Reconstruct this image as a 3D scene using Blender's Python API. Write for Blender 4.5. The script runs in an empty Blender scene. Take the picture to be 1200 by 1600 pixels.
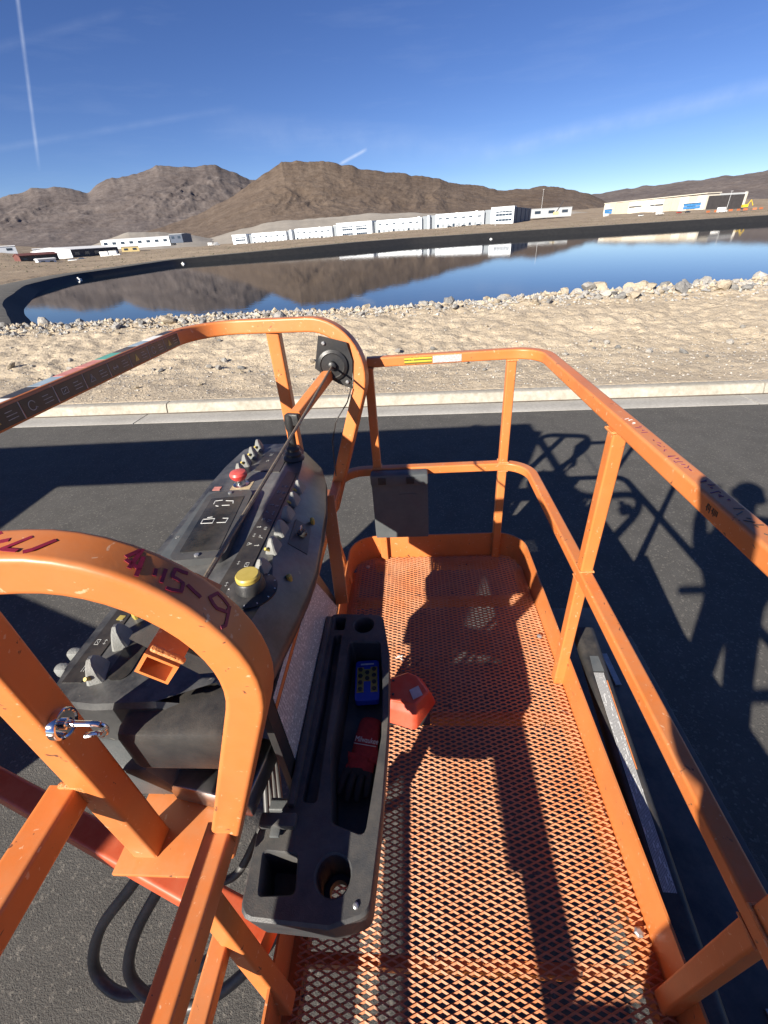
import bpy, bmesh, math, random
import numpy as np
from mathutils import Vector, Matrix, Quaternion
random.seed(7)
rng = np.random.default_rng(7)
S = bpy.context.scene
COL = S.collection
rad = math.radians

# ------------------------------------------------------------------ camera
def cam_basis(pitch, roll, yaw):
    p, r, y = rad(pitch), rad(roll), rad(yaw)
    F = np.array([0, math.cos(p), -math.sin(p)]); R = np.array([1., 0, 0]); U = np.cross(R, F)
    R2 = R*math.cos(r)+U*math.sin(r); U2 = -R*math.sin(r)+U*math.cos(r)
    c, s = math.cos(y), math.sin(y)
    return np.array([[c, -s, 0], [s, c, 0], [0, 0, 1]]) @ np.stack([R2, U2, F], 1)
CAM_H = 2.4
MW = cam_basis(33.1, -3.7, 5.3)          # the phone against the true horizon
MB = cam_basis(32.67, -4.85, 5.3)        # the phone against the slightly tilted work platform
cd = bpy.data.cameras.new('camera'); cam = bpy.data.objects.new('camera', cd); COL.objects.link(cam)
cam.matrix_world = Matrix([[MW[i][0], MW[i][1], -MW[i][2], (0, 0, CAM_H)[i]] for i in range(3)] + [[0, 0, 0, 1]])
cd.sensor_fit = 'VERTICAL'; cd.sensor_height = 24; cd.lens = 24*670/1600
cd.clip_start = 0.02; cd.clip_end = 30000
S.camera = cam

# ------------------------------------------------------------------ sky, sun, exposure
SUN_AZ, SUN_EL = 36.0, 25.5              # the light travels towards azimuth 36 (clockwise from +Y)
w = bpy.data.worlds.new('World'); S.world = w; w.use_nodes = True
nt = w.node_tree; nt.nodes.clear()
def dirv(az, el): return Vector((math.sin(rad(az))*math.cos(rad(el)), math.cos(rad(az))*math.cos(rad(el)), math.sin(rad(el))))
def wn(t, **k):
    n = nt.nodes.new(t)
    for a, b in k.items(): setattr(n, a, b)
    return n
def wl(a, b): nt.links.new(a, b)
def wmath(op, a, b=None, c=None, clamp=False):
    n = wn('ShaderNodeMath', operation=op, use_clamp=clamp)
    for i, v in enumerate((a, b, c)):
        if v is None: continue
        if isinstance(v, (int, float)): n.inputs[i].default_value = v
        else: wl(v, n.inputs[i])
    return n.outputs[0]
sky = wn('ShaderNodeTexSky', sky_type='NISHITA', sun_disc=False, sun_elevation=rad(SUN_EL), sun_rotation=rad(SUN_AZ+180), altitude=1350, air_density=.75, dust_density=0.0, ozone_density=3.0)
geo = wn('ShaderNodeNewGeometry')
DIR = geo.outputs['Incoming']
neg = wn('ShaderNodeVectorMath', operation='SCALE'); wl(DIR, neg.inputs[0]); neg.inputs['Scale'].default_value = -1
VD = neg.outputs[0]
def wdot(v):
    n = wn('ShaderNodeVectorMath', operation='DOT_PRODUCT'); wl(VD, n.inputs[0]); n.inputs[1].default_value = v; return n.outputs['Value']
wob = wn('ShaderNodeTexNoise'); wob.inputs['Scale'].default_value = 28; wob.inputs['Detail'].default_value = 4; wl(VD, wob.inputs['Vector'])
def trail(a, b, width, power, fade=True):
    d1, d2 = dirv(*a), dirv(*b)
    n = d1.cross(d2).normalized(); mid = (d1+d2).normalized(); half = math.acos(max(-1, min(1, d1.dot(d2))))/2
    dist = wmath('ABSOLUTE', wdot(n))
    line = wmath('SUBTRACT', 1.0, wmath('DIVIDE', dist, width), clamp=True)
    rg = wmath('MULTIPLY', wmath('SUBTRACT', wdot(mid), math.cos(half*1.08)), 1/(math.cos(half*.75)-math.cos(half*1.08)), clamp=True)
    t = wmath('MULTIPLY', line, rg)
    t = wmath('MULTIPLY', t, wmath('MULTIPLY_ADD', wob.outputs['Fac'], 1.6, -.25, clamp=True))
    return wmath('MULTIPLY', t, power)
tr = [trail((-31.2, 20), (-35.2, 6.6), .0032, .42), trail((-36.5, 13.2), (-25, 16.2), .007, .05), trail((-40, 7.2), (-17, 10.6), .006, .075),
      trail((-7.6, 6.1), (-4.7, 7.15), .0035, .7), trail((8, 6.2), (44, 8.6), .016, .22), trail((-20, 9.2), (12, 5.6), .03, .10)]
acc = tr[0]
for t_ in tr[1:]: acc = wmath('ADD', acc, t_)
mp = wn('ShaderNodeMapping'); wl(VD, mp.inputs['Vector']); mp.inputs['Scale'].default_value = (2.2, 2.2, 16); mp.inputs['Rotation'].default_value = (rad(6), rad(9), 0)
ci = wn('ShaderNodeTexNoise'); ci.inputs['Scale'].default_value = 2.6; ci.inputs['Detail'].default_value = 7; ci.inputs['Roughness'].default_value = .62; wl(mp.outputs[0], ci.inputs['Vector'])
cir = wmath('MULTIPLY', wmath('MULTIPLY', wmath('SUBTRACT', ci.outputs['Fac'], .52, clamp=True), 2.2, clamp=True), .07)
acc = wmath('ADD', acc, cir, clamp=True)
cm = wn('ShaderNodeMixRGB'); wl(acc, cm.inputs['Fac']); wl(sky.outputs[0], cm.inputs['Color1']); cm.inputs['Color2'].default_value = (7.5, 8.4, 9.6, 1)
bg = wn('ShaderNodeBackground'); bg.inputs['Strength'].default_value = 0.056; hs = wn('ShaderNodeHueSaturation'); hs.inputs['Saturation'].default_value = 1.15; hs.inputs['Hue'].default_value = .515; wl(cm.outputs[0], hs.inputs['Color']); wl(hs.outputs[0], bg.inputs['Color'])
wo = wn('ShaderNodeOutputWorld'); wl(bg.outputs[0], wo.inputs['Surface'])
ld = bpy.data.lights.new('sun', 'SUN'); ld.energy = 5.0; ld.angle = rad(.53); ld.color = (1, .93, .82)
sun = bpy.data.objects.new('sun', ld); COL.objects.link(sun)
LDIR = Vector((math.sin(rad(SUN_AZ))*math.cos(rad(SUN_EL)), math.cos(rad(SUN_AZ))*math.cos(rad(SUN_EL)), -math.sin(rad(SUN_EL))))
sun.rotation_euler = LDIR.to_track_quat('-Z', 'Y').to_euler(); sun.location = (-20, -28, 30)
S.view_settings.view_transform = 'Standard'; S.view_settings.look = 'None'; S.view_settings.gamma = 1
S.view_settings.exposure = 1.08
S.cycles.max_bounces = 8; S.cycles.transparent_max_bounces = 8

# ------------------------------------------------------------------ helpers
class MB_:
    """collects faces for ONE mesh object"""
    def __init__(s): s.v = []; s.f = []; s.mi = []
    def add(s, vs, fs, m=0):
        o = len(s.v); s.v.extend([tuple(map(float, p)) for p in vs]); s.f.extend([tuple(i+o for i in f) for f in fs]); s.mi.extend([m]*len(fs)); return s
    def box(s, c, size, rot=None, m=0, bevel=0):
        x, y, z = [k/2 for k in size]
        if bevel:
            b = min(bevel, x*.9, y*.9, z*.9)
            bm = bmesh.new(); bmesh.ops.create_cube(bm, size=1, matrix=Matrix.Diagonal((2*x, 2*y, 2*z, 1)))
            bmesh.ops.bevel(bm, geom=bm.edges[:], offset=b, segments=2, profile=.5, affect='EDGES')
            vs = [v.co.copy() for v in bm.verts]; bm.verts.index_update(); fs = [[v.index for v in f.verts] for f in bm.faces]; bm.free()
        else:
            vs = [Vector(p) for p in ((-x, -y, -z), (x, -y, -z), (x, y, -z), (-x, y, -z), (-x, -y, z), (x, -y, z), (x, y, z), (-x, y, z))]
            fs = [(0, 3, 2, 1), (4, 5, 6, 7), (0, 1, 5, 4), (1, 2, 6, 5), (2, 3, 7, 6), (3, 0, 4, 7)]
        if rot is not None: vs = [rot @ v for v in vs]
        return s.add([v+Vector(c) for v in vs], fs, m)
    def bb(s, a, b, m=0, bevel=0):
        return s.box([(a[i]+b[i])/2 for i in range(3)], [abs(b[i]-a[i]) for i in range(3)], m=m, bevel=bevel)
    def sweep(s, path, prof, up=(0, 0, 1), cap=True, m=0, closed=False):
        P = [Vector(p) for p in path]; n = len(P); up = Vector(up); rings = []
        T = []
        for i in range(n):
            a = P[(i-1) % n] if closed or i > 0 else P[i]; b = P[(i+1) % n] if closed or i < n-1 else P[i]
            T.append((b-a).normalized())
        u = (up-T[0]*up.dot(T[0])).normalized()
        for i in range(n):
            if i:
                q = T[i-1].rotation_difference(T[i]); u = q @ u; u = (u-T[i]*u.dot(T[i])).normalized()
            sd = T[i].cross(u)
            # mitre stretch
            rings.append([P[i]+sd*a+u*b for a, b in prof])
        k = len(prof); vs = [p for r in rings for p in r]; fs = []
        for i in range(n if closed else n-1):
            j = (i+1) % n
            for q in range(k): fs.append((i*k+q, i*k+(q+1) % k, j*k+(q+1) % k, j*k+q))
        if cap and not closed: fs += [tuple(range(k-1, -1, -1)), tuple((n-1)*k+q for q in range(k))]
        return s.add(vs, fs, m)
    def rod(s, path, r, n=10, m=0, cap=True):
        return s.sweep(path, [(r*math.cos(2*math.pi*i/n), r*math.sin(2*math.pi*i/n)) for i in range(n)], up=(0.13, .21, 1), cap=cap, m=m)
    def prism(s, poly, z0, z1, m=0, mat=None):
        n = len(poly); vs = [Vector((p[0], p[1], z0)) for p in poly]+[Vector((p[0], p[1], z1)) for p in poly]
        fs = [tuple(range(n-1, -1, -1)), tuple(range(n, 2*n))]+[(i, (i+1) % n, n+(i+1) % n, n+i) for i in range(n)]
        if mat is not None: vs = [mat @ v for v in vs]
        return s.add(vs, fs, m)
    def lathe(s, prof, n=20, mat=None, m=0):
        vs = []; fs = []
        for r, z in prof:
            for i in range(n): a = 2*math.pi*i/n; vs.append(Vector((r*math.cos(a), r*math.sin(a), z)))
        for j in range(len(prof)-1):
            for i in range(n): fs.append((j*n+i, j*n+(i+1) % n, (j+1)*n+(i+1) % n, (j+1)*n+i))
        fs.append(tuple((len(prof)-1)*n+i for i in range(n))); fs.append(tuple(range(n-1, -1, -1)))
        if mat is not None: vs = [mat @ v for v in vs]
        return s.add(vs, fs, m)
    def quad(s, pts, m=0): return s.add(pts, [tuple(range(len(pts)))], m)
    def mesh(s, name, mats, smooth=32):
        me = bpy.data.meshes.new(name); me.from_pydata(s.v, [], s.f)
        for mm in (mats if isinstance(mats, (list, tuple)) else [mats]): me.materials.append(mm)
        me.polygons.foreach_set('material_index', s.mi)
        if smooth:
            me.polygons.foreach_set('use_smooth', [True]*len(s.f)); me.set_sharp_from_angle(angle=rad(smooth))
        me.update(); return me
    def build(s, name, mats, parent=None, smooth=32): return obj(name, s.mesh(name, mats, smooth), parent)
def obj(name, data, parent=None, label=None):
    o = bpy.data.objects.new(name, data); COL.objects.link(o)
    if parent is not None: o.parent = parent
    if label: o['label'] = label
    return o
def tag(o, label=None, cat=None, group=None, kind=None):
    for k, v in (('label', label), ('category', cat), ('group', group), ('kind', kind)):
        if v: o[k] = v
    return o
def thing(name, label, cat, loc=(0, 0, 0), rz=0, group=None):
    o = bpy.data.objects.new(name, None); COL.objects.link(o); o.location = loc; o.rotation_euler = (0, 0, rz); o.empty_display_size = .1
    return tag(o, label, cat, group)
def rsq(w_, h_, r, n=4):
    pts = []
    for cx, cy, a0 in ((w_/2-r, h_/2-r, 0), (-w_/2+r, h_/2-r, 90), (-w_/2+r, -h_/2+r, 180), (w_/2-r, -h_/2+r, 270)):
        e = min(.3*r, .25*(min(w_, h_)/2-r))
        c0, s0, c1, s1 = math.cos(rad(a0)), math.sin(rad(a0)), math.cos(rad(a0+90)), math.sin(rad(a0+90))
        pts.append((cx+r*c0-e*c1, cy+r*s0-e*s1))                       # support points keep the flats flat
        for i in range(n): a = rad(a0+90*i/(n-1)); pts.append((cx+r*math.cos(a), cy+r*math.sin(a)))
        pts.append((cx+r*c1-e*c0, cy+r*s1-e*s0))
    return pts
def fillet(pts, radii, n=9):
    P = [Vector(p) for p in pts]; out = [P[0]]
    for i in range(1, len(P)-1):
        r = radii[i] if isinstance(radii, (list, tuple)) else radii
        a = (P[i-1]-P[i]).normalized(); b = (P[i+1]-P[i]).normalized(); ang = a.angle(b)
        if r <= 0 or ang > 3.1: out.append(P[i]); continue
        t = r/math.tan(ang/2); c = P[i]+(a+b).normalized()*(r/math.sin(ang/2))
        s0 = P[i]+a*t-c; s1 = P[i]+b*t-c; tot = s0.angle(s1); ax = s0.cross(s1).normalized()
        for k in range(n): out.append(c+Quaternion(ax, tot*k/(n-1)) @ s0)
    out.append(P[-1]); return out
def rrect(x0, y0, x1, y1, r, n=6):
    return [(p[0]+(x0+x1)/2, p[1]+(y0+y1)/2) for p in rsq(abs(x1-x0), abs(y1-y0), r, n)]
def rotz(a): return Matrix.Rotation(a, 3, 'Z')
def frame(o, zaxis, xaxis):
    z = Vector(zaxis).normalized(); x = Vector(xaxis); x = (x-z*x.dot(z)).normalized(); y = z.cross(x)
    return Matrix(((x.x, y.x, z.x, o[0]), (x.y, y.y, z.y, o[1]), (x.z, y.z, z.z, o[2]), (0, 0, 0, 1)))
def text_mesh(s_, size, name, mat):
    c = bpy.data.curves.new(name, 'FONT'); c.body = s_; c.size = size; c.align_x = 'CENTER'; c.align_y = 'CENTER'; c.extrude = size*.01
    o = bpy.data.objects.new(name, c); COL.objects.link(o)
    me = bpy.data.meshes.new_from_object(o.evaluated_get(bpy.context.evaluated_depsgraph_get())); bpy.data.objects.remove(o); bpy.data.curves.remove(c)
    me.materials.clear(); me.materials.append(mat); return me
def ribbon(mb, pts, width, up, m=0):
    """flat pen stroke of some thickness along pts lying on a surface of normal up"""
    mb.sweep(pts, [(-width/2, -.0004), (width/2, -.0004), (width/2, .0004), (-width/2, .0004)], up=up, m=m); return mb

# ------------------------------------------------------------------ materials
def mat(name, col, rough=.5, metal=0, var=.0, vscale=6, bump=0, bscale=60, col2=None, spec=.5, coord='Object', detail=6, dust=None, dustamt=0, scratch=None, rvar=0, stretch=None, coat=0, scratch2=None):
    m = bpy.data.materials.new(name); m.use_nodes = True; t = m.node_tree; N = t.nodes; L = t.links
    b = N['Principled BSDF']; b.inputs['Roughness'].default_value = rough; b.inputs['Metallic'].default_value = metal
    b.inputs['Specular IOR Level'].default_value = spec
    if coat: b.inputs['Coat Weight'].default_value = coat; b.inputs['Coat Roughness'].default_value = .15
    tc = N.new('ShaderNodeTexCoord'); V = tc.outputs[coord]
    if stretch:
        mpn = N.new('ShaderNodeMapping'); mpn.inputs['Scale'].default_value = stretch; L.new(V, mpn.inputs['Vector']); V = mpn.outputs[0]
    out = None
    if var or col2:
        n = N.new('ShaderNodeTexNoise'); n.inputs['Scale'].default_value = vscale; n.inputs['Detail'].default_value = detail; n.inputs['Roughness'].default_value = .65; L.new(V, n.inputs['Vector'])
        r = N.new('ShaderNodeValToRGB'); r.color_ramp.elements[0].position = .32; r.color_ramp.elements[1].position = .68
        c2 = col2 or tuple(min(1, c*(1+var)) for c in col); c1 = col if col2 else tuple(c*(1-var) for c in col)
        r.color_ramp.elements[0].color = (*c1, 1); r.color_ramp.elements[1].color = (*c2, 1); L.new(n.outputs['Fac'], r.inputs['Fac']); out = r.outputs['Color']
        if rvar:
            mr = N.new('ShaderNodeMapRange'); mr.inputs['To Min'].default_value = rough-rvar; mr.inputs['To Max'].default_value = rough+rvar; L.new(n.outputs['Fac'], mr.inputs['Value']); L.new(mr.outputs[0], b.inputs['Roughness'])
    def mixin(fac, c):
        nonlocal out
        mx = N.new('ShaderNodeMixRGB'); L.new(fac, mx.inputs['Fac'])
        if out is not None: L.new(out, mx.inputs['Color1'])
        else: mx.inputs['Color1'].default_value = (*col, 1)
        mx.inputs['Color2'].default_value = (*c, 1); out = mx.outputs['Color']
    if dust:
        n2 = N.new('ShaderNodeTexNoise'); n2.inputs['Scale'].default_value = 5; n2.inputs['Detail'].default_value = 9; n2.inputs['Roughness'].default_value = .75; L.new(V, n2.inputs['Vector'])
        g = N.new('ShaderNodeNewGeometry'); sx = N.new('ShaderNodeSeparateXYZ'); L.new(g.outputs['Normal'], sx.inputs[0])
        up_ = N.new('ShaderNodeMapRange'); up_.inputs['From Min'].default_value = -.2; up_.inputs['From Max'].default_value = 1; up_.inputs['To Min'].default_value = .25; L.new(sx.outputs['Z'], up_.inputs['Value'])
        r2 = N.new('ShaderNodeMapRange'); r2.inputs['From Min'].default_value = .38; r2.inputs['From Max'].default_value = .72; r2.inputs['To Max'].default_value = dustamt; L.new(n2.outputs['Fac'], r2.inputs['Value'])
        mm = N.new('ShaderNodeMath'); mm.operation = 'MULTIPLY'; L.new(up_.outputs[0], mm.inputs[0]); L.new(r2.outputs[0], mm.inputs[1]); mixin(mm.outputs[0], dust)
    for scratch in [q_ for q_ in (scratch, scratch2) if q_]:
        n3 = N.new('ShaderNodeTexNoise'); n3.inputs['Scale'].default_value = scratch[1]; n3.inputs['Detail'].default_value = 3; n3.inputs['Roughness'].default_value = .6
        n3.inputs['Distortion'].default_value = .6; L.new(V, n3.inputs['Vector'])
        r3 = N.new('ShaderNodeMapRange'); r3.inputs['From Min'].default_value = scratch[2]; r3.inputs['From Max'].default_value = scratch[2]+.03; L.new(n3.outputs['Fac'], r3.inputs['Value']); mixin(r3.outputs[0], scratch[0])
    if out is not None: L.new(out, b.inputs['Base Color'])
    else: b.inputs['Base Color'].default_value = (*col, 1)
    if bump:
        n4 = N.new('ShaderNodeTexNoise'); n4.inputs['Scale'].default_value = bscale; n4.inputs['Detail'].default_value = 5; L.new(V, n4.inputs['Vector'])
        bp = N.new('ShaderNodeBump'); bp.inputs['Strength'].default_value = 1; bp.inputs['Distance'].default_value = bump; L.new(n4.outputs['Fac'], bp.inputs['Height']); L.new(bp.outputs[0], b.inputs['Normal'])
    return m
DUST = (.36, .30, .23)
ORANGE = mat('orange_paint', (.59, .175, .042), .42, var=.13, vscale=3.2, dust=(.46, .27, .15), dustamt=.5, scratch=((.13, .06, .035), 40, .685), scratch2=((.66, .36, .20), 70, .66), bump=.00012, bscale=160, rvar=.08)
ORANGE_W = mat('weld_orange', (.62, .24, .08), .36, var=.2, vscale=60, bump=.004, bscale=170)
ORANGE_M = mat('orange_mesh_paint', (.50, .168, .062), .5, var=.14, vscale=9, dust=(.50, .34, .22), dustamt=.55, scratch=((.10, .055, .04), 26, .66))
REDOR = mat('red_orange_paint', (.50, .065, .018), .45, var=.1, vscale=5, dust=(.5, .25, .14), dustamt=.4)
BLK = mat('black_plastic', (.019, .020, .022), .42, var=.25, vscale=9, bump=.0004, bscale=420, dust=DUST, dustamt=.22, rvar=.1)
BLKG = mat('black_gloss', (.024, .025, .028), .30, var=.25, vscale=7, dust=(.40, .39, .36), dustamt=.40, scratch=((.22, .20, .17), 46, .70), rvar=.08)
TRAYM = mat('tray_plastic', (.034, .038, .043), .5, var=.2, vscale=12, bump=.0007, bscale=380, dust=DUST, dustamt=.3)
GREYP = mat('grey_rubber', (.19, .20, .195), .6, var=.18, vscale=30, bump=.001, bscale=300, dust=DUST, dustamt=.4)
DGREY = mat('dark_grey_plastic', (.085, .095, .10), .5, var=.12, vscale=10, bump=.0005, bscale=400, dust=DUST, dustamt=.15)
YEL = mat('yellow_plastic', (.42, .32, .06), .42, var=.12, vscale=20, dust=(.5, .4, .2), dustamt=.4)
REDP = mat('red_plastic', (.55, .03, .025), .42, var=.12, vscale=20, dust=(.5, .35, .3), dustamt=.35)
REDC = mat('red_cover_paint', (.56, .055, .018), .4, var=.12, vscale=16, dust=(.5, .3, .2), dustamt=.3)
STEEL = mat('steel', (.55, .55, .55), .28, metal=1, var=.15, vscale=30)
DISPM = mat('display_plastic', (.042, .046, .05), .5, var=.15, vscale=14, bump=.0004, bscale=300, dust=DUST, dustamt=.2)
INK = mat('worn_print', (.42, .42, .40), .6, var=.3, vscale=90)
CHROME = mat('chrome', (.72, .72, .73), .09, metal=1, var=.08, vscale=40)
ZINC = mat('zinc', (.42, .42, .42), .45, metal=.7, var=.2, vscale=60)
WHITE = mat('white_ink', (.72, .72, .69), .6, var=.12, vscale=60)
DARKINK = mat('decal_dark', (.030, .027, .022), .42, var=.3, vscale=14, dust=DUST, dustamt=.35)
GLASS = mat('screen_dark', (.016, .018, .019), .16, dust=DUST, dustamt=.22)
PENR = mat('red_marker', (.23, .008, .03), .6, var=.25, vscale=60)
PENP = mat('purple_marker', (.17, .03, .09), .6, var=.3, vscale=70)
PINK = mat('faded_pink', (.50, .20, .17), .6, var=.2, vscale=40)
TEAL = mat('teal_ink', (.10, .33, .26), .5, var=.2, vscale=30)
BLUEI = mat('pale_blue_ink', (.28, .36, .42), .5, var=.2, vscale=30)
RUB = mat('hose_rubber', (.048, .050, .052), .45, var=.2, vscale=20, dust=DUST, dustamt=.25)
ROPE = mat('cable_sheath', (.17, .135, .10), .6, var=.3, vscale=90, bump=.0015, bscale=500)
NAVY = mat('dark_steel', (.020, .022, .030), .5, var=.3, vscale=6, dust=DUST, dustamt=.22, scratch=((.2, .2, .2), 30, .74))
BLUEP = mat('blue_plastic', (.02, .06, .50), .4, var=.1, vscale=30)
GLOVE = mat('glove_red', (.42, .03, .03), .8, var=.25, vscale=60, bump=.002, bscale=700)
GLOVEB = mat('glove_dark', (.03, .028, .028), .8, bump=.002, bscale=700)

def printed(name, paper, ink, scale, thr=.52, rough=.55):
    """flat print: rows of illegible small type on a sticker, in the sticker's own coordinates (x along the row)"""
    m = bpy.data.materials.new(name); m.use_nodes = True; t = m.node_tree; N = t.nodes; L = t.links
    b = N['Principled BSDF']; b.inputs['Roughness'].default_value = rough
    tc = N.new('ShaderNodeTexCoord'); sp = N.new('ShaderNodeSeparateXYZ'); L.new(tc.outputs['UV'], sp.inputs[0])
    def mth(op, a, bb):
        n = N.new('ShaderNodeMath'); n.operation = op
        for i, v in enumerate((a, bb)):
            if isinstance(v, (int, float)): n.inputs[i].default_value = v
            else: L.new(v, n.inputs[i])
        return n.outputs[0]
    row = mth('MULTIPLY', sp.outputs['Y'], scale); fr = mth('FRACT', row, 0); line = mth('LESS_THAN', fr, .55)
    rid = mth('FLOOR', row, 0)
    cb = N.new('ShaderNodeCombineXYZ'); L.new(mth('MULTIPLY', sp.outputs['X'], scale*1.1), cb.inputs[0]); L.new(mth('MULTIPLY', rid, 7.31), cb.inputs[1])
    nz = N.new('ShaderNodeTexNoise'); nz.inputs['Scale'].default_value = 1.7; nz.inputs['Detail'].default_value = 4; nz.inputs['Roughness'].default_value = .7; L.new(cb.outputs[0], nz.inputs['Vector'])
    word = mth('GREATER_THAN', nz.outputs['Fac'], thr-.08)
    fac = mth('MULTIPLY', mth('MULTIPLY', line, word), .8)
    nd = N.new('ShaderNodeTexNoise'); nd.inputs['Scale'].default_value = 11; nd.inputs['Detail'].default_value = 8; L.new(tc.outputs['UV'], nd.inputs['Vector'])
    mx = N.new('ShaderNodeMixRGB'); L.new(fac, mx.inputs['Fac']); mx.inputs['Color1'].default_value = (*paper, 1); mx.inputs['Color2'].default_value = (*ink, 1)
    m2 = N.new('ShaderNodeMixRGB'); m2.blend_type = 'MULTIPLY'; m2.inputs['Fac'].default_value = .3; L.new(mx.outputs[0], m2.inputs['Color1']); L.new(nd.outputs['Fac'], m2.inputs['Color2']); L.new(m2.outputs[0], b.inputs['Base Color'])
    return m
PRINT = printed('instruction_print', (.72, .70, .66), (.10, .10, .10), 34)
PRINT2 = printed('label_print', (.75, .74, .72), (.06, .06, .07), 12)
PRINTW = printed('white_print_on_dark', (.02, .02, .022), (.5, .5, .48), 11, .56)
def plate(name, corners, matl, parent, thick=.0012, label=None):
    """thin sticker with UVs; corners counter-clockwise seen from outside, u from 0->1, v from 1->2"""
    c = [Vector(p) for p in corners]; n = (c[1]-c[0]).cross(c[2]-c[0]).normalized()*thick
    me = bpy.data.meshes.new(name); vs = [p for p in c]+[p+n for p in c]
    me.from_pydata([tuple(p) for p in vs], [], [(3, 2, 1, 0), (4, 5, 6, 7), (0, 1, 5, 4), (1, 2, 6, 5), (2, 3, 7, 6), (3, 0, 4, 7)])
    uv = me.uv_layers.new(); q = [(0, 0), (1, 0), (1, 1), (0, 1)]
    for l in me.loops: uv.data[l.index].uv = q[l.vertex_index % 4]
    me.materials.append(matl); me.update(); return obj(name, me, parent, label)

# ------------------------------------------------------------------ noise for terrain
def hashn(ix, iy, seed):
    h = (ix*374761393+iy*668265263+seed*69069) & 0xffffffff
    h = ((h ^ (h >> 13))*1274126177) & 0xffffffff
    return ((h ^ (h >> 16)) & 0xffff)/65535.
def vnoise(x, y, seed=0):
    x = np.asarray(x, float); y = np.asarray(y, float); ix = np.floor(x).astype(np.int64); iy = np.floor(y).astype(np.int64)
    fx = x-ix; fy = y-iy; fx = fx*fx*fx*(fx*(fx*6-15)+10); fy = fy*fy*fy*(fy*(fy*6-15)+10)
    a = hashn(ix, iy, seed); b = hashn(ix+1, iy, seed); c = hashn(ix, iy+1, seed); d = hashn(ix+1, iy+1, seed)
    return (a*(1-fx)+b*fx)*(1-fy)+(c*(1-fx)+d*fx)*fy
def fbm(x, y, oct=5, seed=0, gain=.5, ridged=False):
    s = 0; a = 1; t = 0
    for o in range(oct):
        n = vnoise(x*2**o+o*17.3, y*2**o-o*9.1, seed+o)
        if ridged: n = 1-np.abs(2*n-1)
        s = s+a*n; t += a; a *= gain
    return s/t
def grid_mesh(name, X, Y, Z, matl, attr=None, smooth=True):
    n, k = X.shape; me = bpy.data.meshes.new(name)
    V = np.stack([X, Y, Z], -1).reshape(-1, 3)
    i = np.arange(n-1)[:, None]*k+np.arange(k-1)[None]; F = np.stack([i, i+1, i+k+1, i+k], -1).reshape(-1, 4)
    me.vertices.add(len(V)); me.vertices.foreach_set('co', V.ravel().astype(np.float32))
    me.loops.add(F.size); me.loops.foreach_set('vertex_index', F.ravel().astype(np.int32))
    me.polygons.add(len(F)); me.polygons.foreach_set('loop_start', np.arange(0, F.size, 4, dtype=np.int32))
    me.update(calc_edges=True); me.polygons.foreach_set('use_smooth', [smooth]*len(F)); me.materials.append(matl)
    if attr is not None:
        a = me.attributes.new('zone', 'FLOAT', 'POINT'); a.data.foreach_set('value', attr.ravel().astype(np.float32))
    return me

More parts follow.
